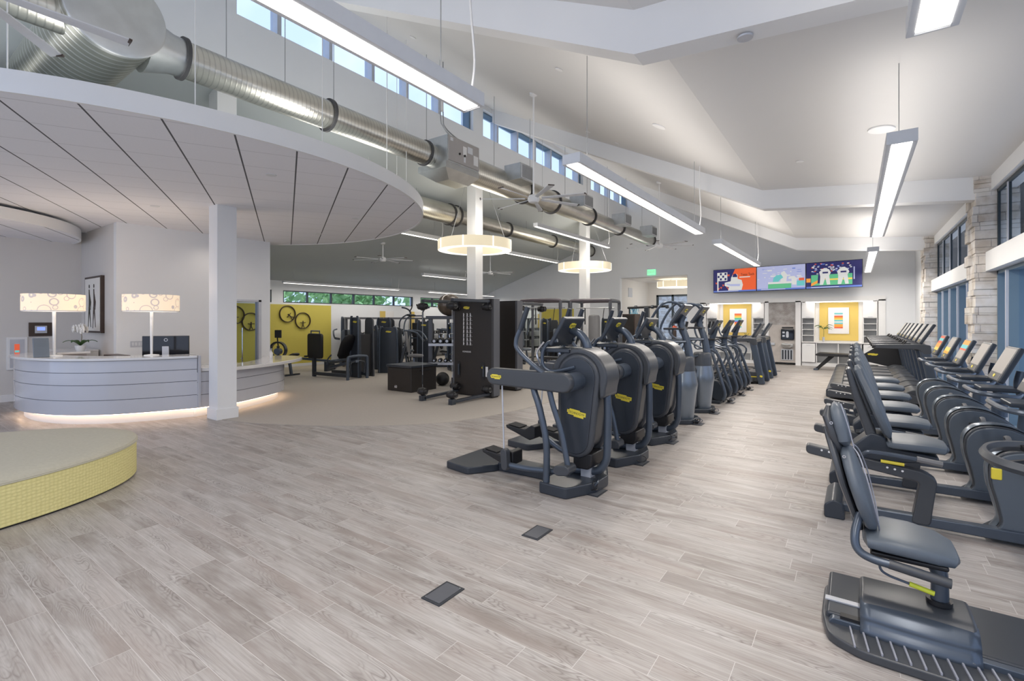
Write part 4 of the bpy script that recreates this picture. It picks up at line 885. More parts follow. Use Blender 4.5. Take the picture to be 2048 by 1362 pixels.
for x, z in ((-.10, 1.02), (-.045, .86), (.03, .60)): MB().ring([(.008, 0), (.008, -.004), (.004, -.004), (.004, 0)], (x, -.10 if z > .9 else -.12, z), 12, 'y').build('rivet', 'chrome', t)
MB().tube([(.02, -.10, .58), (.0, -.16, .50), (.01, -.185, .435), (.07, -.195, .405), (.2, -.195, .395), (.33, -.195, .378)], .019, 10, 6).build('arm_tube', 'tube', t)
MB().tube([(.13, -.195, .40), (.35, -.195, .374)], .022, 12).build('arm_grip', 'dark2', t)
MB().tube([(.02, .10, .58), (.0, .16, .50), (.01, .185, .435), (.07, .195, .405), (.33, .195, .378)], .019, 10, 6).build('arm_tube', 'tube', t)
lv = MB().tube([(.10, -.12, .40), (.10, -.12, .34), (.13, -.12, .315), (.20, -.12, .30), (.27, -.12, .285)], .006, 8, 5).build('release_lever', 'tube', t)
MB().tube([(.21, -.12, .298), (.30, -.12, .28)], .0115, 10).build('lever_sleeve', mat('lime_sleeve', (.62, .68, .05), .4), lv)
# front column, screen and crank ring
MB().prism(rr([(1.02, .10), (.95, .50), (.80, .72), (.82, .86), (1.0, .95), (1.3, .92), (1.35, .10)], .06), -.09, .09).build('front_column', 'dark2', t, bevel=.02)
MB().lathe([(.11, -.12), (.12, -.08), (.12, .08), (.11, .12)], (.92, 0, .86), 28, 'y').build('gear_housing', 'dark', t)
rg = MB().ring([(.165, -.022), (.178, -.022), (.19, 0), (.178, .022), (.165, .022), (.157, 0)], n=40, ax='y').build('crank_ring', 'dark2', t); rg.location = (.64, -.12, .955); rg.rotation_euler = (math.radians(97), math.radians(0), math.radians(8))
for a in (.5, 2.6, 4.7): MB().bar((0, 0, 0), (.165*math.cos(a), 0, .165*math.sin(a)), .012, .02, (0, 1, 0)).build('spoke', 'black', rg)
MB().tube([(-.03, -.03, .03), (.05, -.05, .02)], .018, 12).build('hand_grip', 'tube', rg)
MB().box(1.0, 1.05, -.24, .24, 1.12, 1.42).build('display', 'dark', t, bevel=.015)
MB().tube([(1.1, 0, .9), (1.08, 0, 1.2)], .035, 10).build('mast', 'tube', t)

# ------------------------------------------------------------------ ottoman
def ell(a, b, n=96, rot=0): return [(a*math.cos(2*PI*k/n)*math.cos(rot)-b*math.sin(2*PI*k/n)*math.sin(rot), a*math.cos(2*PI*k/n)*math.sin(rot)+b*math.sin(2*PI*k/n)*math.cos(rot)) for k in range(n)]
def weave():
    m, nt, b = newmat('yellow_woven_fabric'); L = nt.links
    t = N(nt, 'ShaderNodeTexCoord'); sp = N(nt, 'ShaderNodeSeparateXYZ'); L.new(t.outputs['Object'], sp.inputs[0])
    cb = N(nt, 'ShaderNodeCombineXYZ'); L.new(MATH(nt, 'SUBTRACT', sp.outputs['Y'], sp.outputs['X']), cb.inputs[0]); L.new(MATH(nt, 'MULTIPLY', sp.outputs['Z'], 1.5), cb.inputs[1])
    v = nt.nodes.new('ShaderNodeTexVoronoi'); v.inputs['Scale'].default_value = 26; v.inputs['Randomness'].default_value = .25; L.new(cb.outputs[0], v.inputs['Vector'])
    L.new(MIXC(nt, MATH(nt, 'MULTIPLY', v.outputs['Distance'], 1.0), (.78, .71, .34), (.60, .54, .22)), b.inputs['Base Color']); b.inputs['Roughness'].default_value = .8
    bp = N(nt, 'ShaderNodeBump', Strength=.5, Distance=.01); bp.invert = True; L.new(v.outputs['Distance'], bp.inputs['Height']); L.new(bp.outputs[0], b.inputs['Normal']); return m
M['weave'] = weave(); M['seatcloth'] = mat('sage_cloth', (.52, .495, .40), .9, var=.10, scale=40, bump=.15)
t = thing('round_ottoman', 'large oval upholstered ottoman with yellow woven side and sage top', 'ottoman', (-6.25, .02, 0))
E1 = ell(1.22, 1.82)
MB().prism([(x*.985, y*.985) for x, y in E1], 0, .02, 'z').build('foot_ring', 'black', t)
mb = MB(); n_ = len(E1)
for z in (.018, .33): mb.v += [(x, y, z) for x, y in E1]
mb.f += [(i, (i+1) % n_, n_+(i+1) % n_, n_+i) for i in range(n_)]; mb.f.append(tuple(range(n_))[::-1]); mb.f.append(tuple(range(n_, 2*n_)))
mb.build('woven_side', 'weave', t)
mb = MB(); pr = [(1.0, .33), (1.006, .345), (1.0, .365), (.97, .383), (.9, .392), (.6, .398), (.2, .40)]
for k, z in pr: mb.v += [(x*k, y*k, z) for x, y in E1]
for j in range(len(pr)-1): mb.f += [(j*n_+i, j*n_+(i+1) % n_, (j+1)*n_+(i+1) % n_, (j+1)*n_+i) for i in range(n_)]
mb.f.append(tuple((len(pr)-1)*n_+i for i in range(n_))); mb.build('top_cushion', 'seatcloth', t)
MB().tube([(x*1.003, y*1.003, .335) for x, y in E1], .006, 6, closed=True).build('piping', 'seatcloth', t)

# ------------------------------------------------------------------ reception desk
def ribbon(path, o0, o1, z0, z1):
    "strip between offsets o0 and o1 (positive = towards the visitors, left-hand normal flipped)"
    P = [Vector((*p, 0)) for p in path]; n = len(P); vs = []
    for i, p in enumerate(P):
        d = (P[min(i+1, n-1)]-P[max(i-1, 0)]).normalized(); q = Vector((d.y, -d.x, 0))
        for o, z in ((o0, z0), (o1, z0), (o1, z1), (o0, z1)): vs.append((p.x+q.x*o, p.y+q.y*o, z))
    m = MB(); m.add(vs, [(i*4+k, i*4+(k+1) % 4, (i+1)*4+(k+1) % 4, (i+1)*4+k) for i in range(n-1) for k in range(4)]+[(3, 2, 1, 0), ((n-1)*4, (n-1)*4+1, (n-1)*4+2, (n-1)*4+3)])
    return m
hi = cr([(-11.75, 2.75), (-11.78, 2.3), (-11.6, 1.92), (-11.25, 1.72), (-10.7, 1.66), (-10.12, 1.71), (-9.5, 1.92), (-9.02, 2.3), (-8.72, 2.8), (-8.52, 3.35)], 6)
lo = cr([(-8.52, 3.35), (-8.53, 3.93), (-8.66, 4.27), (-8.9, 4.72), (-9.2, 5.12), (-9.65, 5.42), (-10.1, 5.5)], 6)
t = thing('reception_desk', 'curved glossy lilac-white reception desk with a glowing toe recess', 'reception desk', (0, 0, 0))
for path, top, nm in ((hi, .945, 'front_panel'), (lo, .72, 'low_front_panel')):
    zs = [.15]+[.15+(top-.15)*f for f in ((.27, .55, .78) if nm == 'front_panel' else (.36, .72))]+[top]
    for a, b in zip(zs, zs[1:]):
        ribbon(path, 0, -.04, a+.004, b-.004).build(nm, 'gloss', t)
    ribbon(path, -.008, -.038, .15, top).build('panel_backing', 'kinside', t)
    ribbon(path, -.12, -.15, 0, .16).build('toe_kick', 'white', t)
    ribbon(path, -.05, -.075, .135, .15).build('light_strip', 'led', t, smooth=False)
ribbon(hi, .05, -.50, .948, .985).build('countertop', 'counter', t, bevel=.008)
lt = [(p[0], p[1]) for p in lo]
out = [(-8.30, 3.80), (-8.36, 4.15), (-8.50, 4.5), (-8.80, 5.05), (-9.15, 5.48), (-9.5, 5.72), (-9.85, 5.78), (-10.2, 5.7)]
inn = [(-10.3, 5.3), (-9.6, 4.9), (-9.15, 4.4), (-8.95, 3.9), (-8.93, 3.5), (-8.55, 3.42)]
MB().prism(cr(out, 5)+inn, .722, .78, 'z').build('low_countertop', 'counter', t, bevel=.01)
MB().box(-8.93, -8.50, 3.36, 3.40, .16, .985).build('end_panel', 'gloss', t, bevel=.004)
MB().prism([(-11.2, 2.2), (-9.2, 3.0), (-9.0, 3.6), (-9.6, 4.0), (-11.0, 2.9)], .70, .735, 'z').build('work_surface', 'counter', t)
tt = thing('back_counter', 'white counter along the wall under the framed drawing', 'counter', (0, 0, 0))
MB().box(-12.9, -11.86, 2.42, 2.96, .95, .985).build('top', 'counter', tt, bevel=.005); MB().box(-12.85, -11.88, 2.46, 2.96, 0, .95).build('cabinet', 'white', tt, smooth=False)
ld_ = [(-10.9, 1.63), (-9.9, 1.70), (-9.1, 2.15), (-8.62, 2.85), (-8.5, 4.0), (-8.85, 4.75), (-9.5, 5.4)]
def ringshade():
    m, nt, b = newmat('ring_print_shade'); L = nt.links
    t = N(nt, 'ShaderNodeTexCoord'); sp = N(nt, 'ShaderNodeSeparateXYZ'); L.new(t.outputs['Object'], sp.inputs[0])
    at = MATH(nt, 'MULTIPLY', MATH(nt, 'ARCTAN2', sp.outputs['Y'], sp.outputs['X']), .37); cb = N(nt, 'ShaderNodeCombineXYZ'); L.new(at, cb.inputs[0]); L.new(sp.outputs['Z'], cb.inputs[1])
    col = (1.0, .80, .58); c = None
    for i, (sc, lo_, hi_) in enumerate(((5.5, .26, .33), (8, .22, .30), (4.5, .34, .39))):
        v = nt.nodes.new('ShaderNodeTexVoronoi'); v.inputs['Scale'].default_value = sc; v.inputs['Randomness'].default_value = .8
        ad = N(nt, 'ShaderNodeVectorMath', operation='ADD'); ad.inputs[1].default_value = (i*3.1, i*1.7, 0); L.new(cb.outputs[0], ad.inputs[0]); L.new(ad.outputs[0], v.inputs['Vector'])
        k = MATH(nt, 'MULTIPLY', MATH(nt, 'GREATER_THAN', v.outputs['Distance'], lo_), MATH(nt, 'LESS_THAN', v.outputs['Distance'], hi_))
        c = k if c is None else MATH(nt, 'MAXIMUM', c, k)
    cc = MIXC(nt, MATH(nt, 'MULTIPLY', c, .75), col, (.42, .40, .42)); L.new(cc, b.inputs['Base Color']); L.new(cc, b.inputs['Emission Color']); b.inputs['Emission Strength'].default_value = .42; b.inputs['Roughness'].default_value = .9
    return m
M['ringshade'] = ringshade()
def desklamp(loc, label):
    t = thing('table_lamp', label, 'lamp', loc, group='drum lamps on the reception desk')
    MB().lathe([(.10, 0), (.10, .012), (.03, .02)], n=24).build('base', 'white', t)
    MB().tube([(0, 0, .015), (0, 0, .75)], [.018, .024], 10).build('stem', 'counter', t)
    MB().ring([(.37, .70), (.37, .96), (.365, .96), (.365, .70)], n=64).build('shade', 'ringshade', t)
    MB().ring([(.372, .697), (.372, .71), (.36, .71), (.36, .697)], n=64).build('shade_trim', 'counter', t)
    MB().ring([(.355, .72), (.355, .725), (.03, .725), (.03, .72)], n=48).build('diffuser', 'shadeb', t)
    l = bpy.data.lights.new('lamp_glow', 'POINT'); l.energy = 4; l.shadow_soft_size = .2; l.color = (1, .8, .6); o = bpy.data.objects.new('lamp_glow', l); COL.objects.link(o); o.location = (0, 0, 1.15); o.parent = t
    l = bpy.data.lights.new('lamp_glow', 'POINT'); l.energy = 2; l.shadow_soft_size = .2; l.color = (1, .8, .6); o = bpy.data.objects.new('lamp_glow', l); COL.objects.link(o); o.location = (0, 0, .6); o.parent = t
    return t
l1 = desklamp((-9.14, 2.94, .985), 'wide drum lamp with ring pattern, right one, standing before the light switches')
dup(l1, (-10.15, 1.99, .985), 'wide drum lamp with ring pattern, left one, standing near the wall control panel')
# orchid
t = thing('potted_orchid', 'white orchid with broad green leaves on the far inner end of the desk', 'plant', (-11.55, 2.62, .985))
MB().lathe([(.05, 0), (.07, .02), (.08, .10), (.07, .10), (.06, .03)], n=20).build('pot', 'white', t)
rp = random.Random(5)
for k in range(6):
    a = k*1.05+.3; L = rp.uniform(.18, .26); c, s = math.cos(a), math.sin(a)
    mb = MB(); vs = []
    for j in range(7):
        f = j/6; w = .045*math.sin(PI*min(1, f*.9+.08)); h = .10+.10*math.sin(f*2.4); vs += [(c*L*f-s*w, s*L*f+c*w, h), (c*L*f, s*L*f, h-.008), (c*L*f+s*w, s*L*f-c*w, h)]
    mb.add(vs, [(j*3+q, j*3+q+1, j*3+q+4, j*3+q+3) for j in range(6) for q in (0, 1)]); o = mb.build('leaf', 'leaf', t); o.modifiers.new('s', 'SOLIDIFY').thickness = .003
for s in (-1, 1):
    P = [(0, 0, .08), (.02*s, .02, .26), (.03*s, 0, .36), (.10*s, .02*s, .41), (.22*s, .05*s, .40)]
    st = MB().tube(P, .004, 6, 5).build('flower_stem', 'bark', t)
    for k in range(11):
        f = k/10; x = s*(.02+.34*f)+rp.uniform(-.02, .02); y = rp.uniform(-.06, .06); z = .40+.03*math.sin(f*4)+rp.uniform(-.025, .03)
        mb = MB()
        for q in range(5):
            a = q*1.2566+k; mb.ball((x+.034*math.cos(a), y-.01, z+.034*math.sin(a)), (.03, .012, .03), 8, 5)
        mb.ball((x, y-.02, z), .012, 6, 4); mb.build('blossom', 'petal', t)
# small office things
t = thing('card_stand', 'pair of small tilted displays standing at the left end of the desk', 'display stand', (-10.05, 1.83, .985))
MB().box(-.20, -.17, -.05, .05, 0, .20).xf(Matrix.Rotation(-.15, 4, 'Y')).build('card', 'black', t)
MB().box(-.02, .01, -.09, .09, 0, .30).xf(Matrix.Rotation(-.2, 4, 'Y')).build('tablet', 'steelblue', t, bevel=.005)
MB().tube([(-.02, 0, .02), (-.10, 0, .03), (-.12, 0, .14)], .01, 6, 3).build('bracket', 'black', t)
t = thing('computer_monitor', 'black computer monitor seen from behind on the desk', 'monitor', (-9.75, 3.35, .735), math.radians(58))
MB().box(-.34, .34, -.02, .02, .14, .54).build('case', 'screen', t, bevel=.008)
MB().box(-.05, .05, -.05, -.02, .10, .36).build('stand_neck', 'alu', t, bevel=.006); MB().box(-.13, .13, -.12, .08, 0, .012).build('stand_foot', 'alu', t)
MB().ring([(.028, 0), (.028, .003), (.020, .003), (.020, 0)], (0, -.024, .47), 20, 'y').build('emblem', 'alu', t)
t = thing('sanitizer_bottle', 'clear pump bottle on the low counter', 'bottle', (-9.42, 5.02, .78))
MB().lathe([(.001, 0), (.032, 0), (.034, .12), (.012, .15), (.012, .17)], n=16).build('bottle', 'counter', t); MB().tube([(0, 0, .165), (0, 0, .2), (.035, 0, .2)], .007, 6).build('pump', 'alu', t)
t = thing('desk_tray', 'dark flat tray on the curved desk behind the orchid', 'tray', (-9.95, 2.72, .735)); MB().box(-.3, .3, -.10, .10, .0, .24).build('tray', 'brown', t, bevel=.01)
# wall things behind the desk
t = thing('wall_control_panel', 'brown wall plate with a small blue-lit screen', 'control panel', (-13.1, 2.37, 1.365))
MB().box(0, .02, -.17, .17, -.135, .135).build('plate', 'brown', t, bevel=.003); MB().box(.02, .035, -.085, .09, -.075, .07).build('bezel', 'alu', t, bevel=.004); MB().box(.035, .037, -.055, .06, -.02, .045).build('lcd', mat('lcd', (.1, .15, .5), .3, emis=(.25, .35, .9), es=.8), t)
t = thing('fire_cabinet', 'white framed recessed cabinet low on the wall, at the left edge', 'cabinet', (-13.1, 2.04, .91))
MB().box(0, .04, -.14, .14, -.31, .31).build('frame', 'white', t, bevel=.004); MB().box(.04, .044, -.10, .10, -.27, .27).build('door', 'alu', t); MB().box(.044, .05, -.04, .03, -.10, .18).build('print', 's_red', t)
MB().box(.05, .052, -.035, .025, .02, .06).build('print_band', 's_teal', t)
t = thing('framed_drawing', 'tall framed drawing of two thin walking figures', 'picture', (-12.13, 2.99, 1.85))
MB().box(-.5, .5, -.06, 0, -.55, .55).build('frame', 'brown', t, bevel=.004); MB().box(-.46, .46, -.064, -.06, -.51, .51).build('paper', 'petal', t)
for i, (x, c) in enumerate(((-.17, 's_navy'), (.12, 'brown'))):
    fg = MB().tube([(x, -.066, .30), (x+.02, -.066, .05), (x+.01, -.066, -.05)], [.012, .035, .03], 8, 4).tube([(x, -.066, -.05), (x-.07, -.066, -.46)], [.022, .006], 6).tube([(x+.02, -.066, -.05), (x+.10, -.066, -.44)], [.022, .006], 6).tube([(x, -.066, .24), (x+.10, -.066, .05), (x+.08, -.066, -.1)], [.012, .01, .005], 6).ball((x, -.068, .36), (.028, .006, .04), 8, 6)
    fg.v = [(a, max(b, -.074), c_) for a, b, c_ in fg.v]; fg.build('figure', 'ink' if i == 0 else 'brown', t)
t = thing('light_switches', 'row of four pale light switches on the grey wall', 'light switch', (-10.98, 3.31, 1.1)); MB().box(0, .008, -.11, .11, -.055, .055).build('plate', 'alu', t, bevel=.002)
for k in range(4): MB().box(.008, .012, -.09+.05*k, -.06+.05*k, -.03, .03).build('rocker', 'lwhite', t)
# ------------------------------------------------------------------ strength area
def P_(mb, n, m, par, **k): return mb.build(n, m, par, **k)
def cable_wall(loc, rz, label):
    "tall cable training panel; face towards local -y"
    t = thing('cable_training_panel', label, 'exercise machine', loc, rz, group='tall black cable training panels')
    body = P_(MB().prism(rr([(-.53, 0), (-.53, .22), (.53, .22), (.53, 0)], .03), .03, 1.97, 'z'), 'cabinet', 'kin', t, bevel=.006)
    P_(MB().box(-.50, .50, .02, .20, 0, .03), 'foot', 'black', t)
    P_(MB().prism([(.50, -.004), (.535, .02), (.535, .21), (.50, .225)], .04, 1.965, 'z'), 'side_panel', 'kinside', t, bevel=.004)
    P_(MB().prism([(-.535, .0), (-.49, -.004), (-.49, .225), (-.535, .21)], .04, 1.965, 'z'), 'side_panel', 'kinside', t, bevel=.004)
    for x, z in ((.40, 1.90), (.42, .10)): P_(MB().lathe([(.02, -.004), (.02, .004)], (x, -.006, z), 14, 'y'), 'bolt_cap', 'inkw', t)
    for x in (-.385, .27):
        s = P_(MB().prism(pill((x, .66), .055, (x, .40), .055), -.006, .002), 'handle_recess', 'black', t)
        P_(MB().tube([(x+.03, -.02, .64), (x+.03, -.02, .42)], .022, 10), 'pull_handle', 'dark', t)
    P_(MB().lathe([(.022, -.012), (.022, 0)], (.275, -.01, .60), 14, 'y'), 'dial', 'logo', t)
    P_(MB().box(.34, .40, -.003, .0, .42, .62), 'notice', 'inkw', t)
    badge(t, (-.16, -.004, 1.80), .16, .055)
    text('lettering', 'KINESIS', .045, 'inkw', (-.15, -.004, .90), RXZ, t, sx=1.5)
    rp = random.Random(2)
    ch = P_(MB().box(-.26, -.02, -.003, 0, 1.02, 1.70), 'exercise_chart', 'kin', t)
    for i in range(8):
        for j in range(3):
            x = -.235+.085*j+(.01 if j else 0); z = 1.655-.083*i; m = MB(); a = rp.uniform(-.5, .5)
            m.box(x-.010, x+.010, -.006, -.003, z-.02, z+.012).box(x-.010, x+.010, -.006, -.003, z+.016, z+.034)
            m.bar((x, -.0045, z+.005), (x+.022*math.cos(a), -.0045, z+.022*math.sin(a)), .003, .010, (0, 0, 1)).bar((x, -.0045, z-.018), (x+.014, -.0045, z-.038), .003, .010).bar((x, -.0045, z-.018), (x-.012, -.0045, z-.038), .003, .010)
            if j: m.box(x+.026, x+.05, -.005, -.003, z-.03, z-.026)
            m.build('pictogram', 'inkw', ch, smooth=False)
    for x in (-.42, .42):
        sx = -.04 if x > 0 else .0
        for z, nm in ((.085, 'floor_arm'), (1.90, 'top_arm')):
            h = .05 if z < 1 else .06
            P_(MB().bar((x, .0, z if z < 1 else z+.02), (x+sx*2, -.98, z-.03 if z < 1 else z+.02), .09, h), nm, 'dark', t, bevel=.01)
            for yy in (-.06, -.98):
                xx = x+sx*2*(yy/-.98); zz = z+.10 if z < 1 else z-.09
                P_(MB().ball((xx, yy, zz), (.10, .10, .075), 14, 9).ring([(.03, -.08), (.06, -.095), (.06, .095), (.03, .08)], (xx, yy, zz), 14, 'x'), 'pulley_housing', 'black', t)
        P_(MB().box(x+sx*2-.045, x+sx*2+.045, -1.04, -.92, 0, .11), 'arm_foot', 'dark', t, bevel=.012)
        P_(MB().tube([(x+sx*2, -.98, .2), (x+sx*2, -.98, 1.8)], .004, 6), 'rope', 'wire', t)
        P_(MB().tube([(x+sx*2, -.98, .32), (x+sx*2, -.98, .5)], .014, 8), 'rope_grip', 'black', t)
    return t
kk = cable_wall((-6.33, 7.52, 0), 0, 'tall black cable panel with pictogram chart, facing the camera beside the round-column')
kk['label'] = 'tall black cable panel with white exercise pictograms, nearer of the two'
k2 = dup(kk, (-6.50, 8.80, 0), 'second tall black cable panel, standing back to back behind the pictogram one', rz=PI)
t = thing('plyo_box', 'low black box with a lid marked 60, on the rubber floor', 'box', (-8.04, 7.47, 0), math.radians(0))
P_(MB().box(-.38, .38, -.38, .38, 0, .52), 'box', 'kin', t, bevel=.02); P_(MB().box(-.40, .40, -.40, .40, .52, .575), 'lid', 'dark', t, bevel=.012)
P_(MB().box(.382, .40, -.12, .2, .44, .47), 'grip', 'black', t, bevel=.004)
text('number', '60', .085, 'inkw', (-.10, -.383, .10), RXZ, t)

def tower(par, x, y, w, d, h, shroud='dark', badge_on=True):
    "arched selector weight tower"
    f = P_(MB().prism(rr([(x-w/2, 0), (x-w/2+.03, h-.08), (x-w/2+.09, h), (x+w/2-.09, h), (x+w/2-.03, h-.08), (x+w/2, 0)], .03), y-d/2, y-d/2+.07), 'tower_front', shroud, par, bevel=.012)
    P_(MB().prism(rr([(x-w/2, 0), (x-w/2+.03, h-.08), (x-w/2+.09, h), (x+w/2-.09, h), (x+w/2-.03, h-.08), (x+w/2, 0)], .03), y+d/2-.05, y+d/2), 'tower_back', 'dark2', par, bevel=.012)
    P_(MB().box(x-w*.3, x+w*.3, y-d/2+.07, y+d/2-.05, .1, h*.72), 'weight_stack', 'black', par, smooth=False)
    for s in (-1, 1): P_(MB().tube([(x+s*w*.42, y-d/2-.02, .02), (x+s*w*.40, y-d/2-.02, h-.15), (x+s*w*.25, y-d/2-.01, h+.02)], .025, 8, 4), 'tower_tube', 'tube', par)
    if badge_on: badge(f, (x, y-d/2-.003, h-.12), .16, .05)
    return f
def seated(loc, rz, label, h=1.6, arms='up', pad='vinyl', tw=.46):
    t = thing('weight_machine', label, 'exercise machine', loc, rz, group='selector weight machines')
    tower(t, -.48, .1, tw, .5, h)
    for s in (-1, 1):
        P_(MB().bar((-.2, s*.3, .05), (.75, s*.3, .05), .06, .07), 'base_rail', 'dark', t, bevel=.01)
        P_(MB().bar((.3, s*.16, .08), (.25, s*.12, .45), .05, .05), 'leg', 'tube', t, bevel=.008)
        if arms == 'up': pts = [(.1, s*.25, 1.0), (.12, s*.38, 1.5), (.35, s*.36, 1.72), (.5, s*.26, 1.70)]
        elif arms == 'front': pts = [(.0, s*.3, 1.25), (.35, s*.36, 1.2), (.55, s*.3, .98), (.56, s*.15, .95)]
        else: pts = [(.0, s*.3, .5), (.4, s*.36, .55), (.62, s*.3, .75), (.6, s*.2, .8)]
        P_(MB().tube(pts, .025, 8, 5), 'movement_arm', 'tube', t)
        P_(MB().tube(pts[-2:], .033, 8), 'arm_grip', 'black', t)
    P_(MB().bar((-.2, 0, .1), (.1, 0, 1.25), .08, .08), 'upright', 'dark', t, bevel=.01)
    P_(MB().cushion([(.05, .50), (.10, .51), (.3, .51), (.47, .50), (.50, .49)], [.3, .38, .38, .34, .2], [.03, .08, .09, .08, .03]), 'seat', pad, t)
    P_(MB().cushion([(.10, .58), (.08, .65), (.04, .95), (.02, 1.18), (.015, 1.23)], [.2, .32, .34, .30, .2], [.03, .07, .08, .07, .03]), 'backrest', pad, t)
    return t
# leg press
t = thing('leg_press', 'leg press with a big black square foot plate and low tubular frame', 'exercise machine', (-11.3, 7.95, 0))
P_(MB().prism(rr([(-.36, .50), (-.36, 1.18), (.30, 1.18), (.30, .50)], .09), -.34, -.26), 'foot_plate', 'black', t, bevel=.02).location = (-.72, 0, 0)
P_(MB().tube([(-.95, -.3, 1.16), (-.95, -.3, 1.25), (-.55, -.3, 1.25), (-.55, -.3, 1.16)], .018, 8), 'plate_handle', 'tube', t)
for y in (-.30, .30):
    P_(MB().bar((-.85, y, .09), (.75, y, .12), .07, .09), 'floor_rail', 'dark', t, bevel=.012)
P_(MB().bar((-.80, -.30, 0), (-.80, -.30, .55), .08, .10), 'front_post', 'dark', t, bevel=.01)
P_(MB().tube([(.72, -.32, 0), (.72, -.32, .5), (.72, -.24, .60), (.72, .20, .60), (.72, .28, .5), (.72, .28, 0)], .04, 10, 3), 'end_hoop', 'tube', t)
P_(MB().tube([(.72, -.22, .15), (.72, -.22, .45), (.72, .18, .45), (.72, .18, .15)], .02, 8, 3), 'inner_hoop', 'dark', t)
P_(MB().bar((-.5, 0, .25), (.75, -.05, .48), .10, .07), 'slide_rail', 'tube', t, bevel=.01)
P_(MB().cushion([(.05, .46), (.0, .47), (-.2, .44), (-.32, .40), (-.35, .38)][::-1], [.2, .36, .4, .38, .2], [.03, .08, .09, .08, .03]), 'seat', 'vinyl', t)
P_(MB().cushion([(.05, .52), (.10, .6), (.28, .95), (.38, 1.12), (.40, 1.16)], [.24, .40, .42, .30, .16], [.03, .08, .09, .08, .03]), 'backrest', 'black', t)
tower(t, .35, .42, .40, .5, 1.62)
P_(MB().tube([(-.25, -.26, .35), (-.2, -.28, .5), (-.05, -.28, .62)], .018, 8, 4), 'side_handle', 'tube', t)
# machines; local front (seat) looks to +x
seated((-10.75, 9.75, 0), math.radians(35), 'weight machine with a grey reclined backrest just behind the low black box', 1.33, 'front', 'vinylg', .62)
seated((-12.0, 10.15, 0), math.radians(35), 'short arched weight tower between leg press and grey backrest machine', 1.36, 'low')
seated((-13.6, 9.75, 0), math.radians(-40), 'weight machine behind the leg press, its tower against the yellow wall edge', 1.62, 'front')
seated((-9.95, 11.2, 0), math.radians(-30), 'blue-grey weight machine seen through the dumbbell rack', 1.42, 'low')
seated((-10.6, 13.1, 0), math.radians(-50), 'weight machine in the second line, left of the dumbbell rack', 1.55, 'up')
seated((-9.9, 14.4, 0), math.radians(-20), 'weight machine seen just right of the second cable panel', 1.6, 'up')
seated((-8.9, 15.3, 0), math.radians(-20), 'weight machine behind the near frame of the training rig', 1.55, 'low')
seated((-11.3, 15.8, 0), math.radians(-40), 'weight machine deep in the far corner', 1.6, 'front')
seated((-7.3, 17.3, 0), math.radians(-10), 'weight machine between the farther column and the corridor opening', 1.6, 'front')
seated((-12.7, 11.2, 0), math.radians(35), 'weight machine right of the yellow wall, its arched tower facing the camera', 1.6, 'up', 'vinyl', .55)
seated((-11.3, 11.7, 0), math.radians(30), 'weight machine above the low black box, between two pull-up stations', 1.5, 'front', 'black', .5)
seated((-12.2, 14.9, 0), math.radians(35), 'weight machine deep in the second line under the far ribbon window', 1.6, 'up')
seated((-8.3, 10.9, 0), math.radians(25), 'weight machine right behind the rack with the big ball', 1.4, 'front', 'vinylg', .55)
seated((-8.9, 17.0, 0), math.radians(20), 'weight machine before the yellow back panel, left', 1.6, 'front', 'black')
seated((-10.3, 17.9, 0), math.radians(30), 'weight machine before the yellow back panel, right in the corner', 1.6, 'up', 'black')
# overhead-press frames with antler handles
def antler(loc, rz, label):
    t = thing('pull_up_station', label, 'exercise machine', loc, rz, group='pull-up stations with antler handles')
    for s in (-1, 1):
        P_(MB().tube([(s*.22, 0, 0), (s*.22, 0, 1.6), (s*.24, -.03, 1.86), (s*.36, -.12, 1.97), (s*.50, -.2, 2.0)], .03, 8, 4), 'upright', 'tube', t)
        P_(MB().tube([(s*.24, -.02, 1.88), (s*.12, -.28, 1.98), (s*.08, -.42, 2.1)], .02, 8, 3), 'handle', 'black', t)
        P_(MB().bar((s*.22, -.4, .04), (s*.22, .4, .04), .06, .08), 'foot', 'dark', t, bevel=.01)
    P_(MB().bar((-.22, 0, 1.7), (.22, 0, 1.7), .05, .05), 'cross_bar', 'tube', t); P_(MB().bar((-.22, 0, .9), (.22, 0, .9), .05, .05), 'cross_bar', 'tube', t)
    P_(MB().box(-.16, .16, -.05, .0, .95, 1.45), 'back_pad', 'black', t, bevel=.02); P_(MB().box(-.14, .14, .02, .3, .05, 1.1), 'weight_stack', 'black', t)
    return t
a0 = antler((-13.0, 12.3, 0), math.radians(35), 'pull-up station with antler handles before the cream wall panels, left one')
dup(a0, (-12.1, 13.3, 0), 'pull-up station with antler handles, second from the left'); dup(a0, (-11.2, 14.4, 0), 'pull-up station with antler handles, partly behind the big ball')
# dumbbell rack with ball
def rack(loc, rz, label):
    t = thing('dumbbell_rack', label, 'rack', loc, rz, group='dumbbell racks')
    for s in (-1, 1):
        P_(MB().box(s*.75-.05, s*.75+.05, -.05, .05, 0, 1.62), 'post', 'kinside', t, bevel=.008); P_(MB().box(s*.75-.05, s*.75+.05, -.35, .35, 0, .06), 'foot', 'kinside', t, bevel=.01)
    for z in (.46, .92): P_(MB().box(-.75, .75, -.30, .22, z, z+.045), 'shelf', 'kinside', t, bevel=.006); P_(MB().box(-.75, .75, -.315, -.30, z, z+.06), 'lip', 'alu', t)
    P_(MB().box(-.85, .85, -.12, .12, 1.58, 1.65), 'top_beam', 'kinside', t, bevel=.008)
    return t
rk = rack((-7.98, 9.03, 0), math.radians(35), 'black rack with two shelves of weights and a big ball on top')
def on_rack(r, x, y, z):
    a = r.rotation_euler.z; return (r.location.x+x*math.cos(a)-y*math.sin(a), r.location.y+x*math.sin(a)+y*math.cos(a), z)
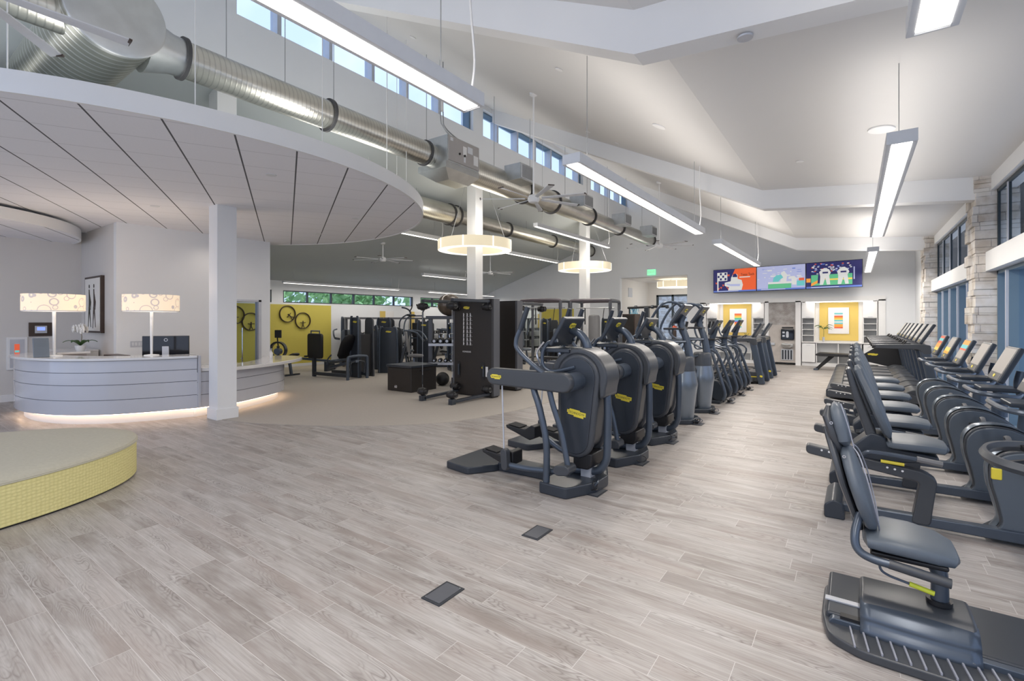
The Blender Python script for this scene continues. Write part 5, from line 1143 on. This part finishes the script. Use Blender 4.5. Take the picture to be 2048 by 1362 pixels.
def dumbbell(loc, rz, label, group, r=.07, L=.16):
    t = thing('dumbbell', label, 'dumbbell', loc, rz, group=group)
    for s in (-1, 1): P_(MB().lathe([(r*.85, s*L*.45), (r, s*L*.55), (r, s*L*.95), (r*.8, s*L*1.05)][::s], (0, 0, r), 16, 'y'), 'head', 'black', t)
    for s in (-1, 1): P_(MB().lathe([(r*.5, -.002), (r*.5, .002)], (0, s*L*1.06, r), 12, 'y'), 'end_cap', 'alu', t)
    P_(MB().tube([(0, -L*.5, r), (0, L*.5, r)], .015, 8), 'bar', 'chrome', t)
    return t
d0 = None
for i in range(9):
    l = on_rack(rk, -.62+.155*i, -.13, .968); lab = 'round-headed dumbbell on the upper shelf of the rack with the ball'
    if d0 is None: d0 = dumbbell(l, rk.rotation_euler.z, lab, 'dumbbells on the upper shelf under the ball', .068, .13)
    else: dup(d0, l, lab)
for i in range(10):
    l = on_rack(rk, -.64+.14*i, -.06, .508); c = dup(d0, l, 'small dumbbell on the lower shelf of the rack with the ball', group='dumbbells on the lower shelf under the ball'); c.scale = (.72, .8, .72)
for i in range(5):
    l = on_rack(rk, -.5+.26*i, .12, .968)
    t = thing('kettlebell', 'kettlebell with a bright loop handle behind the upper dumbbells', 'kettlebell', l, rk.rotation_euler.z, group='kettlebells on the upper shelf') if i == 0 else dup(bpy.data.objects['kettlebell'], l, 'kettlebell with a bright loop handle behind the upper dumbbells')
    if i == 0:
        P_(MB().lathe([(.06, 0), (.085, .03), (.09, .08), (.06, .14), (.001, .15)], n=18), 'bell', 'black', t); P_(MB().tube([(-.05, 0, .12), (-.06, 0, .2), (-.04, 0, .24), (.04, 0, .24), (.06, 0, .2), (.05, 0, .12)], .013, 8, 4), 'handle', 'chrome', t)
t = thing('exercise_ball', 'big shiny bronze-black exercise ball resting on top of the dumbbell rack', 'ball', on_rack(rk, -.28, 0, 1.65))
P_(MB().ball((0, 0, .275), (.30, .30, .275), 36, 20), 'ball', mat('bronze_vinyl', (.10, .075, .055), .22, .1, var=.3, coat=.4), t)
t = thing('medicine_ball', 'dark medicine ball on the floor right of the plyo box', 'ball', (-7.95, 8.35, 0)); P_(MB().ball((0, 0, .16), .16, 24, 14), 'ball', 'black', t)
t = thing('adjustable_dumbbell_stand', 'grey angular stand with a red label on the floor beside the medicine ball', 'stand', (-7.42, 8.40, 0), math.radians(20))
P_(MB().prism([(-.22, 0), (-.14, .34), (.14, .34), (.22, 0)], -.15, .15), 'stand', 'alu', t, bevel=.01); P_(MB().box(-.07, .07, -.155, -.15, .16, .24), 'label_plate', 'kin', t); P_(MB().box(-.05, .05, -.158, -.155, .17, .20), 'red_mark', 's_red', t)
P_(MB().tube([(-.2, 0, .36), (-.2, 0, .46), (.2, 0, .46), (.2, 0, .36)], .03, 8, 3), 'handle', 'black', t)
# training rig
def rig(loc, rz, label, w=1.3, d=1.2, h=2.15):
    t = thing('training_rig', label, 'exercise rig', loc, rz, group='training rig frames')
    for sx in (-1, 1):
        for sy in (-1, 1): P_(MB().box(sx*w/2-.04, sx*w/2+.04, sy*d/2-.04, sy*d/2+.04, 0, h), 'post', 'kinside', t, bevel=.01)
        P_(MB().tube([(sx*w/2, -d/2, h-.25), (sx*w/2, -d/2, h-.03), (sx*w/2, -d/2+.15, h+.02), (sx*w/2, d/2-.15, h+.02), (sx*w/2, d/2, h-.03), (sx*w/2, d/2, h-.25)], .055, 8, 3), 'side_beam', 'kinside', t)
    for sy in (-1, 1): P_(MB().tube([(-w/2, sy*d/2, h-.02), (-w/2+.12, sy*d/2, h+.03), (w/2-.12, sy*d/2, h+.03), (w/2, sy*d/2, h-.02)], .05, 8, 3), 'top_beam', mat('plum_grey', (.10, .085, .10), .4), t)
    P_(MB().tube([(-w/2, 0, h-.2), (w/2, 0, h-.2)], .018, 8), 'pull_up_bar', 'wire', t)
    P_(MB().tube([(-w/2+.3, 0, h-.2), (-w/2+.3, 0, h-.75)], .02, 6), 'strap', 'black', t); P_(MB().tube([(w/2-.35, 0, h-.2), (w/2-.4, 0, h-.6)], .012, 6), 'strap', 'black', t)
    return t
r0 = rig((-8.3, 13.6, 0), math.radians(15), 'training rig frame with hanging straps, left of the farther column')
dup(r0, (-7.0, 14.6, 0), 'training rig frame right of the farther column', rz=math.radians(10))
t = thing('punch_bag', 'tall grey padded column hanging in the right rig frame', 'exercise equipment', (-6.75, 14.0, 0)); P_(MB().lathe([(.001, .0), (.17, .02), (.18, .1), (.18, 1.65), (.15, 1.7), (.001, 1.72)], n=24), 'bag', 'vinylg', t)
t = thing('storage_cabinet', 'dark brown locker standing right of the rig', 'cabinet', (-6.15, 15.6, 0)); P_(MB().box(-.22, .22, -.25, .25, 0, 1.75), 'body', 'brown', t, bevel=.01); P_(MB().box(-.19, .19, -.262, -.25, .06, 1.70), 'door', 'kin', t)
t = thing('cable_crossover', 'cable arm with a hanging ring strap in front of the corridor opening', 'exercise machine', (-5.9, 16.4, 0))
P_(MB().box(-.08, .08, -.08, .08, 0, 2.0), 'post', 'dark', t, bevel=.02); P_(MB().tube([(-.7, 0, 1.98), (.75, 0, 2.02)], .04, 10), 'top_bar', 'black', t)
for x in (-.4, .2, .7): P_(MB().ring([(.04, -.04), (.06, -.04), (.06, .04), (.04, .04)], (x, 0, 2.0), 12, 'x'), 'clamp', 'dark', t)
P_(MB().tube([(.72, 0, 2.0), (.95, 0, 1.8), (1.0, 0, 1.45)], .012, 6, 4), 'strap', 'black', t); P_(MB().ring([(.05, -.012), (.065, -.012), (.065, .012), (.05, .012)], (1.0, 0, 1.38), 14, 'y'), 'strap_ring', 'brown', t)
P_(MB().box(-.35, .35, -.3, .3, 0, .06), 'foot', 'dark', t, bevel=.01)
# rower by the yellow wall
t = thing('rowing_machine', 'rower with a round ring flywheel and small screen before the yellow wall', 'exercise machine', (-14.5, 7.95, 0), math.radians(30))
P_(MB().ring([(.22, -.05), (.27, -.06), (.27, .06), (.22, .05)], (0, 0, .62), 28, 'y'), 'flywheel_ring', 'dark', t); P_(MB().lathe([(.1, -.08), (.1, .08)], (0, 0, .58), 20, 'y'), 'hub', 'tube', t)
P_(MB().box(-.03, .03, -.03, .03, 0, .75), 'post', 'dark', t); P_(MB().tube([(0, 0, .75), (-.03, 0, 1.05)], .02, 8), 'screen_post', 'black', t); P_(MB().box(-.10, .10, -.03, .03, 1.0, 1.24), 'display', 'black', t, bevel=.01)
P_(MB().bar((.1, 0, .42), (1.7, 0, .30), .09, .07), 'rail', 'tube', t, bevel=.01); P_(MB().box(-.25, -.15, -.3, .3, 0, .07), 'foot', 'dark', t); P_(MB().box(1.6, 1.7, -.25, .25, 0, .30), 'rear_foot', 'dark', t, bevel=.01)
P_(MB().box(.9, 1.15, -.14, .14, .42, .47), 'seat', 'black', t, bevel=.015)
def bench(loc, rz, label, tilt=0):
    t = thing('weight_bench', label, 'bench', loc, rz, group='black weight benches')
    P_(MB().cushion([(-.6, .44), (-.56, .45), (.2, .45), (.6, .45+tilt), (.63, .45+tilt)], [.15, .28, .30, .28, .15], [.03, .08, .08, .08, .03]), 'pad', 'black', t)
    for x in (-.45, .45): P_(MB().bar((x, 0, 0), (x*.8, 0, .42), .06, .06), 'leg', 'tube', t); P_(MB().box(x-.04, x+.04, -.25, .25, 0, .05), 'foot', 'dark', t)
    return t
b0 = bench((-13.2, 7.3, 0), math.radians(10), 'black bench behind the low counter end, before the yellow wall', .15)
for p, l in (((-10.4, 16.8, 0), 'black bench deep behind the rig'), ((-9.3, 12.5, 0), 'black bench between the second cable panel and the rig'), ((-7.0, 12.2, 0), 'black bench behind the swing arm machines')): dup(b0, p, l)
# long racks along the left wall
for i, y in enumerate((11.3, 13.2, 15.1, 17.0)):
    lab = 'black dumbbell rack along the left wall, '+['nearest the yellow panel', 'second from the yellow panel', 'third from the yellow panel', 'in the far corner'][i]
    r_ = dup(rk, (-14.75, y, 0), lab, rz=PI/2)
    for k in range(8):
        for z, g in ((.968, 'upper'), (.508, 'lower')):
            dup(d0, on_rack(r_, -.6+.17*k, -.06, z), 'dumbbell on the %s shelf of the wall rack %s' % (g, ['nearest the yellow panel', 'second from the yellow panel', 'third from the yellow panel', 'in the far corner'][i]), rz=PI/2, group='dumbbells on the wall racks')
# decorated wall rings, posters, mirror
def wallring(y, z, label, lean):
    t = thing('wall_ring', label, 'wall decoration', (-15.17, y, z), group='dark rings with small figures on the yellow wall')
    P_(MB().ring([(.255, 0), (.275, 0), (.275, .05), (.255, .05)], n=40, ax='x'), 'ring', 'brown', t)
    f = MB().ball((.03, 0, -.03), (.012, .02, .025), 8, 6).tube([(.03, 0, -.05), (.03, 0, -.15)], [.02, .015], 8).tube([(.03, -.10, -.065), (.03, 0, -.07), (.03, .10, -.065)], .010, 6).tube([(.03, 0, -.14), (.03, -.05, -.245)], .012, 6).tube([(.03, 0, -.14), (.03, .05, -.245)], .012, 6)
    g = f.build('figure', 'brown', t); g.rotation_euler = (lean, 0, 0)
    return t
w0 = wallring(8.62, 1.75, 'dark ring with a leaning figure, upper left on the yellow wall', .9)
for y, z, l, a in ((9.16, 1.53, 'dark ring with a standing figure, right on the yellow wall', 0), (6.98, 1.70, 'dark ring seen through the glass door, left one', 0), (7.45, 1.50, 'dark ring seen through the glass door, right one', 0)): wallring(y, z, l, a)
for y, l, c in ((12.75, 'cream poster with a yellow stripe on the left wall, nearer one', 'yellow2'), (14.3, 'cream poster with a yellow stripe on the left wall, farther one', 'yellow2')):
    t = thing('wall_poster', l, 'poster', (-15.18, y, 1.45), group='posters on the left wall'); P_(MB().box(0, .02, -.35, .35, -.4, .45), 'panel', 'counter', t); P_(MB().box(.02, .023, -.35, -.08, -.4, .45), 'stripe', c, t); P_(MB().box(.02, .023, .05, .2, -.1, .1), 'print', 'kinside', t)
t = thing('wall_mirror', 'wide mirror on the end wall of the strength area', 'mirror', (-13.1, YB-.01, .25)); P_(MB().box(-1.1, 1.1, -.01, 0, 0, 1.75), 'mirror_plate', mat('mirror', (.75, .8, .78), .03, 1, var=.01), t); 
mb = MB(); mb.box(-11.9, -10.2, YB-.02, YB, .1, 2.05); struct('trim_yellow_back_panel', mb, 'yellow', 'yellow panel of the end wall behind the training rig')

# ------------------------------------------------------------------ end wall: cabinets, fountain, screens
F = YB-.03
def frame_trim():
    mb = MB()
    mb.box(-4.78, .78, F-.02, YB+.02, 2.16, 2.32).box(-4.78, -4.58, F-.02, YB+.02, 0, 2.2).box(.60, .78, F-.02, YB+.02, 0, 2.2).box(-2.60, -2.48, F-.02, YB+.3, 0, 2.2).box(-1.66, -1.50, F-.02, YB+.3, 0, 2.2)
    struct('trim_cabinet_surround', mb, 'white', 'white surround framing the built-in cabinets')
frame_trim()
def cabinet(x0, x1, label):
    t = thing('display_cabinet', label, 'cabinet', ((x0+x1)/2, YB+.2, 0), group='white built-in display cabinets'); w = (x1-x0)/2; yf = -.21; yb = .28; cw = .37
    P_(MB().box(-w, w, yf-.02, yb, .78, .82), 'worktop', 'counter', t, bevel=.004)
    P_(MB().box(-w, w, yf+.05, yb, 0, .11), 'plinth', 'white', t)
    P_(MB().box(-w, w, yb, yb+.03, 0, 2.18), 'back_board', 'white', t)
    P_(MB().box(-w+cw+.12, w-cw-.12, yb-.03, yb, .86, 2.15), 'mustard_panel', 'yellow2', t)
    for s in (-1, 1):
        a, b = (-w, -w+cw) if s < 0 else (w-cw, w)
        for x in (a, b-.02): P_(MB().box(x, x+.02, yf, yb, .82, 2.18), 'side_board', 'white', t)
        dr_ = P_(MB().box(a+.01, b-.01, yf-.02, yf, 1.62, 2.14), 'upper_door', 'white', t, bevel=.003); P_(MB().box((a+b)/2-.06, (a+b)/2+.06, yf-.035, yf-.02, 1.65, 1.66), 'handle', 'alu', dr_)
        for z in (1.02, 1.22, 1.42, 1.60): P_(MB().box(a+.02, b-.02, yf+.02, yb, z, z+.018), 'shelf', 'white', t)
        d2 = P_(MB().box(a+.01, b+.02, yf-.02, yf, .13, .76), 'lower_door', 'white', t, bevel=.003); P_(MB().box((a+b)/2-.05, (a+b)/2+.07, yf-.035, yf-.02, .70, .71), 'handle', 'alu', d2)
    for x in (-w+cw+.04, -.01, w-cw-.06): P_(MB().box(x, x+.025, yf, yb, .11, .78), 'divider', 'white', t)
    P_(MB().box(-w+cw+.04, w-cw-.04, yf, yb, .36, .38), 'low_shelf', 'white', t)
    ls = P_(MB().box(-w+.12, w-.12, yf-.03, yf+.01, 2.135, 2.16), 'strip_light', 'tubelight', t)
    l = bpy.data.lights.new('strip_glow', 'AREA'); l.shape = 'RECTANGLE'; l.size = 1.6; l.size_y = .08; l.energy = 5; l.color = (1, .9, .8); o = bpy.data.objects.new('strip_glow', l); COL.objects.link(o); o.parent = t; o.location = (0, yf-.16, 2.12); o.rotation_euler = (math.radians(28), 0, 0)
    return t
cabinet(-4.56, -2.62, 'left white cabinet with a mustard back, behind the elliptical trainers')
cabinet(-1.48, .58, 'right white cabinet with a mustard back, plant and striped print')
def art(x, z, label, rows):
    t = thing('striped_print', label, 'picture', (x, YB+.44, z), group='prints with coloured stripes')
    P_(MB().box(-.29, .29, -.02, 0, -.44, .44), 'board', 'counter', t, bevel=.003)
    n = len(rows)
    for i, c in enumerate(rows): P_(MB().box(-.12, .12, -.024, -.02, .26-.52*(i+1)/n, .26-.52*i/n), 'stripe', c, t)
    for a in (-.25, .25):
        for b in (-.4, .4): P_(MB().lathe([(.008, -.006), (.008, 0)], (a, -.02, b), 8, 'y'), 'standoff', 'alu', t)
art(-.45, 1.53, 'print with teal, red and yellow stripes in the right cabinet', ['s_teal', 's_white', 's_red', 's_orange', 's_yellow', 's_teal', 's_white', 's_teal', 's_orange', 's_orange', 's_red'])
art(-3.55, 1.53, 'print with red, green and blue stripes in the left cabinet', ['s_red', 's_orange', 's_yellow', 's_green', 's_teal', 's_blue', 's_red', 's_orange', 's_yellow', 's_teal'])
t = thing('potted_palm', 'small palm in a slim glass vase on the right cabinet worktop', 'plant', (-.86, YB+.12, .82))
P_(MB().lathe([(.03, 0), (.035, .02), (.035, .16), (.032, .16)], n=14), 'vase', 'alu', t); P_(MB().tube([(0, 0, .02), (.01, 0, .32), (.0, 0, .42)], .006, 6), 'stem', 'leaf', t)
for k in range(14):
    a = k*2.4; e = rp.uniform(.0, .9); L = rp.uniform(.18, .30); P_(MB().tube([(0, 0, .42), (L*.5*math.cos(a), L*.5*math.sin(a)*.6, .42+L*.45*e+.04), (L*math.cos(a), L*.6*math.sin(a), .42+L*.5*e-.02)], [.004, .012, .002], 5, 3, flat=.3), 'frond', 'leaf', t)
for x, l in ((-2.95, 'small leafy plant on the worktop of the left cabinet'),):
    t = thing('small_plant', l, 'plant', (x-.25, YB+.1, .82)); P_(MB().lathe([(.03, 0), (.04, .1), (.035, .1)], n=12), 'vase', 'alu', t)
    for k in range(7): a = k*.9; P_(MB().tube([(0, 0, .08), (.06*math.cos(a), .04*math.sin(a), .22), (.12*math.cos(a), .07*math.sin(a), .26)], [.003, .012, .002], 5, 3, flat=.3), 'leaf', 'leaf', t)
# fountain bay
mb = MB(); mb.box(-2.48, -1.66, YB+.05, YB+.1, 1.38, 2.16); struct('trim_mosaic_panel', mb, 'mosaic', 'grey mosaic tile panel above the drinking fountain')
mb = MB(); mb.box(-2.48, -1.66, YB+.04, YB+.1, .08, 1.38); struct('trim_fountain_panel', mb, 'stonegrey' if 'stonegrey' in M else 'paint2', 'taupe stone panel behind the drinking fountain')
t = thing('drinking_fountain', 'black bottle filler with steel basin on the taupe panel', 'drinking fountain', (-1.9, YB+.04, 0))
P_(MB().box(-.2, .2, -.09, 0, .86, 1.24), 'filler', 'screen', t, bevel=.03); P_(MB().box(-.17, .17, -.05, 0, 1.27, 1.31), 'sensor_bar', 'black', t, bevel=.008)
P_(MB().prism(pill((0, 1.12), .04, (0, .98), .04), -.094, -.09), 'alcove_ring', 'alu', t)
for z in (1.0, 1.12): P_(MB().box(-.15, -.08, -.093, -.09, z-.03, z+.03), 'indicator', 'alu', t)
P_(MB().lathe([(.001, .60), (.10, .60), (.16, .66), (.17, .72), (.155, .72), (.09, .64), (.001, .64)], (0, -.18, 0), 24), 'basin', 'galv', t); P_(MB().box(-.17, .17, -.2, 0, .62, .74), 'basin_back', 'galv', t, bevel=.02)
P_(MB().box(-.2, .16, -.03, 0, .16, .54), 'grille', 'galv', t, bevel=.004)
for k in range(4): P_(MB().box(-.17+.085*k, -.12+.085*k, -.034, -.03, .19, .51), 'grille_slot', 'dark', t)
P_(MB().box(-.55, -.38, -.06, 0, .66, .76), 'second_basin', 'galv', t, bevel=.02)
# exit signs
def exit_sign(loc, rz, label):
    t = thing('exit_sign', label, 'exit sign', loc, rz, group='green exit signs'); P_(MB().box(-.17, .17, -.03, 0, -.11, .11), 'plate', glow('exit_green%d' % len(KIDS), (.0, .62, .22), .9), t, bevel=.006)
    P_(MB().box(-.17, .17, -.05, 0, .11, .15), 'canopy', 'alu', t); text('lettering', 'EXIT', .15, 'inkw', (0, -.032, 0), RXZ, t)
exit_sign((-6.68, YB-.005, 3.47), 0, 'green exit sign above the corridor opening'); exit_sign((-5.75, 22.47, 2.95), 0, 'green exit sign over the doors at the end of the corridor')
t = thing('abstract_painting', 'tall blue and white abstract painting on the corridor wall', 'picture', (-8.02, 20.6, 1.35)); P_(MB().box(0, .04, -.55, .55, -.75, .75), 'frame', 'black', t)
def abstract():
    m, nt, b = newmat('abstract_blue'); t = N(nt, 'ShaderNodeTexCoord'); n = N(nt, 'ShaderNodeTexNoise', Scale=2.2, Detail=5.0, Distortion=1.5); nt.links.new(t.outputs['Object'], n.inputs['Vector'])
    r = nt.nodes.new('ShaderNodeValToRGB'); r.color_ramp.elements[0].position = .38; r.color_ramp.elements[0].color = (.02, .08, .18, 1); r.color_ramp.elements[1].position = .62; r.color_ramp.elements[1].color = (.75, .78, .75, 1)
    e = r.color_ramp.elements.new(.5); e.color = (.12, .35, .48, 1); nt.links.new(n.outputs['Fac'], r.inputs['Fac']); nt.links.new(r.outputs['Color'], b.inputs['Base Color']); return m
P_(MB().box(.04, .045, -.52, .52, -.72, .72), 'canvas', abstract(), t)
t = thing('wall_vent', 'pale vent grille high on the corridor wall', 'vent', (-8.02, 20.2, 2.75)); P_(MB().box(0, .02, -.22, .22, -.2, .2), 'grille', 'alu', t)
t = thing('red_flower_vase', 'small vase with red flowers beyond the corridor doors', 'plant', (-6.6, 21.9, 0)); P_(MB().lathe([(.06, 0), (.08, 1.05), (.05, 1.1)], n=16), 'stand', 'brown', t); 
for k in range(6): P_(MB().ball((.06*math.cos(k), .06*math.sin(k), 1.2+.03*(k % 3)), .05, 8, 6), 'flower', 's_red', t)
# televisions
A, B = Vector((-4.30, 18.98)), Vector((.19, 18.10)); dv = (B-A); L = dv.length; dv.normalize(); rz = math.atan2(dv.y, dv.x); w = L/3
labs = ['left television showing a figure with folded arms on orange', 'middle television showing a pale stadium scene with a green cap', 'right television showing players on a green field']
for i in range(3):
    c = A+dv*(w*(i+.5)); t = thing('television', labs[i], 'television', (c.x, c.y, 2.98), rz, group='televisions on the end wall')
    P_(MB().box(-w/2+.003, w/2-.003, 0, .05, -.425, .425), 'case', 'screen', t, bevel=.004)
    back = (YB-c.y)*1.0
    P_(MB().box(-.15, .15, .05, back/math.cos(rz)-.02, -.15, .15), 'wall_mount', 'black', t)
    sc = []
    def q(x0, x1, z0, z1, m, y=-.002): P_(MB().box(x0*w, x1*w, y, y+.002, z0*.85, z1*.85), 'picture_area', m, t, smooth=False)
    def blob(pts, m, y=-.004): P_(MB().prism([(a*w, b*.85) for a, b in pts], y, y+.002), 'picture_shape', m, t, smooth=False)
    q(-.49, .49, -.48, .48, ['s_tvred', 's_pale', 's_navy'][i] if ['s_tvred'][0] in M else ['s_red', 's_pale', 's_navy'][i])
    q(-.49, .49, -.48, -.42, 's_blue', -.004); q(-.40, .1, -.46, -.44, 's_white', -.006)
    if i == 0:
        blob([(-.49, -.42), (-.49, .48), (.02, .48), (-.05, .2), (-.1, -.42)], 's_navy'); rq = random.Random(4)
        for k in range(14): a, b = rq.uniform(-.47, -.12), rq.uniform(-.38, .42); blob([(a, b), (a+.05, b), (a+.025, b-.09)], 's_red', -.006)
        q(-.40, -.16, .0, .36, 's_white', -.008)
        for a in range(4):
            for b in range(3):
                if (a+b) % 2: q(-.39+.055*a, -.345+.055*a, .03+.11*b, .12+.11*b, 's_navy', -.010)
        q(-.40, -.37, -.42, .0, 's_white', -.008)
        blob([(-.14, -.42), (-.12, -.28), (-.22, -.22), (-.22, -.08), (-.08, -.03), (-.07, .12), (-.02, .26), (.04, .28), (.08, .22), (.08, .06), (.17, -.0), (.20, -.2), (.17, -.42)], 's_white', -.008)
        blob([(-.04, .14), (-.02, .27), (.04, .28), (.07, .2), (.07, .13)], 's_navy', -.010); blob([(-.17, -.12), (-.1, -.15), (.14, -.16), (.13, -.26), (-.08, -.24), (-.18, -.16)], 's_pale', -.010)
        text('lettering', 'Texas Tech', .13, 'ink', (.30*w, -.006, .22*.85), RXZ, t, sx=.75); q(.12, .36, .10, .14, 's_white', -.006)
    if i == 1:
        rq = random.Random(9)
        for k in range(40): a, b = rq.uniform(-.48, .44), rq.uniform(-.1, .42); q(a, a+rq.uniform(.02, .10), b, b+rq.uniform(.01, .05), rq.choice(['s_white', 's_blue', 's_pale', 's_white']), -.004-.0002*k)
        q(-.2, .2, .05, .10, 's_white', -.014); blob([(-.16, -.25), (-.14, .0), (-.08, .1), (.02, .12), (.06, .0), (-.02, -.1), (-.06, -.25)], 's_teal', -.016)
        blob([(.0, -.2), (.02, .2), (.08, .26), (.14, .1), (.12, -.2)], 's_white', -.015); q(-.25, .25, -.24, -.16, 's_white', -.018); q(-.25, .22, -.42, -.24, 's_green', -.017)
        blob([(.24, -.3), (.22, -.05), (.28, .02), (.33, -.05), (.32, -.3)], 's_white', -.018); q(.33, .48, -.35, -.15, 's_teal', -.016); q(.37, .47, -.15, -.05, 's_red', -.018); q(-.48, -.3, -.3, -.1, 's_pale', -.016)
    if i == 2:
        q(-.40, .33, -.38, .46, 's_green', -.004); q(-.40, .33, .02, .46, 's_navy', -.005); rq = random.Random(12)
        for k in range(60): a, b = rq.uniform(-.40, .29), rq.uniform(.04, .42); q(a, a+.035, b, b+.03, rq.choice(['s_white', 's_pale', 's_white', 's_red', 's_blue']), -.006-.0001*k)
        q(-.1, .33, -.2, -.14, 's_yellow', -.006); blob([(-.40, -.4), (-.40, -.3), (-.2, -.1), (-.1, -.12)], 's_orange', -.007)
        for a in (-.14, .18):
            blob([(a-.10, -.36), (a-.09, -.05), (a-.11, .12), (a-.06, .22), (a-.03, .24), (a-.03, .32), (a+.03, .32), (a+.03, .24), (a+.07, .2), (a+.10, .08), (a+.07, -.02), (a+.09, -.36), (a+.03, -.36), (a, -.1), (a-.04, -.36)], 's_white', -.016); q(a-.05, a+.05, .06, .12, 's_navy', -.018); q(a-.035, a+.035, .26, .33, 's_navy', -.018)
        blob([(-.28, -.3), (-.27, .0), (-.24, .06), (-.21, .0), (-.20, -.3)], 's_navy', -.014); q(-.49, -.41, -.25, -.1, 's_orange', -.006); q(.35, .37, -.2, .25, 's_pale', -.006)
# trees outside the ribbon windows
def tree(x, y, h, label, k):
    r_ = random.Random(k); t = thing('leafy_tree', label, 'tree', (x, y, -.15), group='trees outside the ribbon windows')
    P_(MB().tube([(0, 0, 0), (.1, .05, h*.5), (0, 0, h*.8)], [.22, .16, .08], 10, 3), 'trunk', 'bark', t)
    mb = MB()
    for _ in range(650):
        a, b = r_.uniform(0, 6.28), r_.gauss(0, .5); R = h*.48*r_.uniform(.3, 1); p = Vector((R*math.cos(a), R*math.sin(a), h*.60+R*.8*b)); s = r_.uniform(.15, .42)
        n1 = Vector((r_.gauss(0, 1), r_.gauss(0, 1), r_.gauss(0, 1))).normalized(); n2 = n1.orthogonal().normalized(); n3 = n1.cross(n2)
        mb.add([p+n2*s, p+n3*s*.5, p-n2*s, p-n3*s*.5], [(0, 1, 2, 3)])
    P_(mb, 'foliage', 'foliage', t, smooth=False); return t
M['foliage'] = mat('outdoor_foliage', (.30, .50, .22), .8, var=.5, scale=3, emis=None)
for i, (x, y, h) in enumerate(((-27, 10, 5.5), (-30, 15, 6.5), (-26, 19, 5), (-32, 23, 7), (-25, 26, 5.5), (-31, 31, 7.5), (-37, 18, 6), (-27, 38, 6.5))):
    tree(x, y, h, 'leafy tree outside the ribbon windows, %s from the left' % ['first', 'second', 'third', 'fourth', 'fifth', 'sixth', 'hindmost and third', 'last'][i], i)
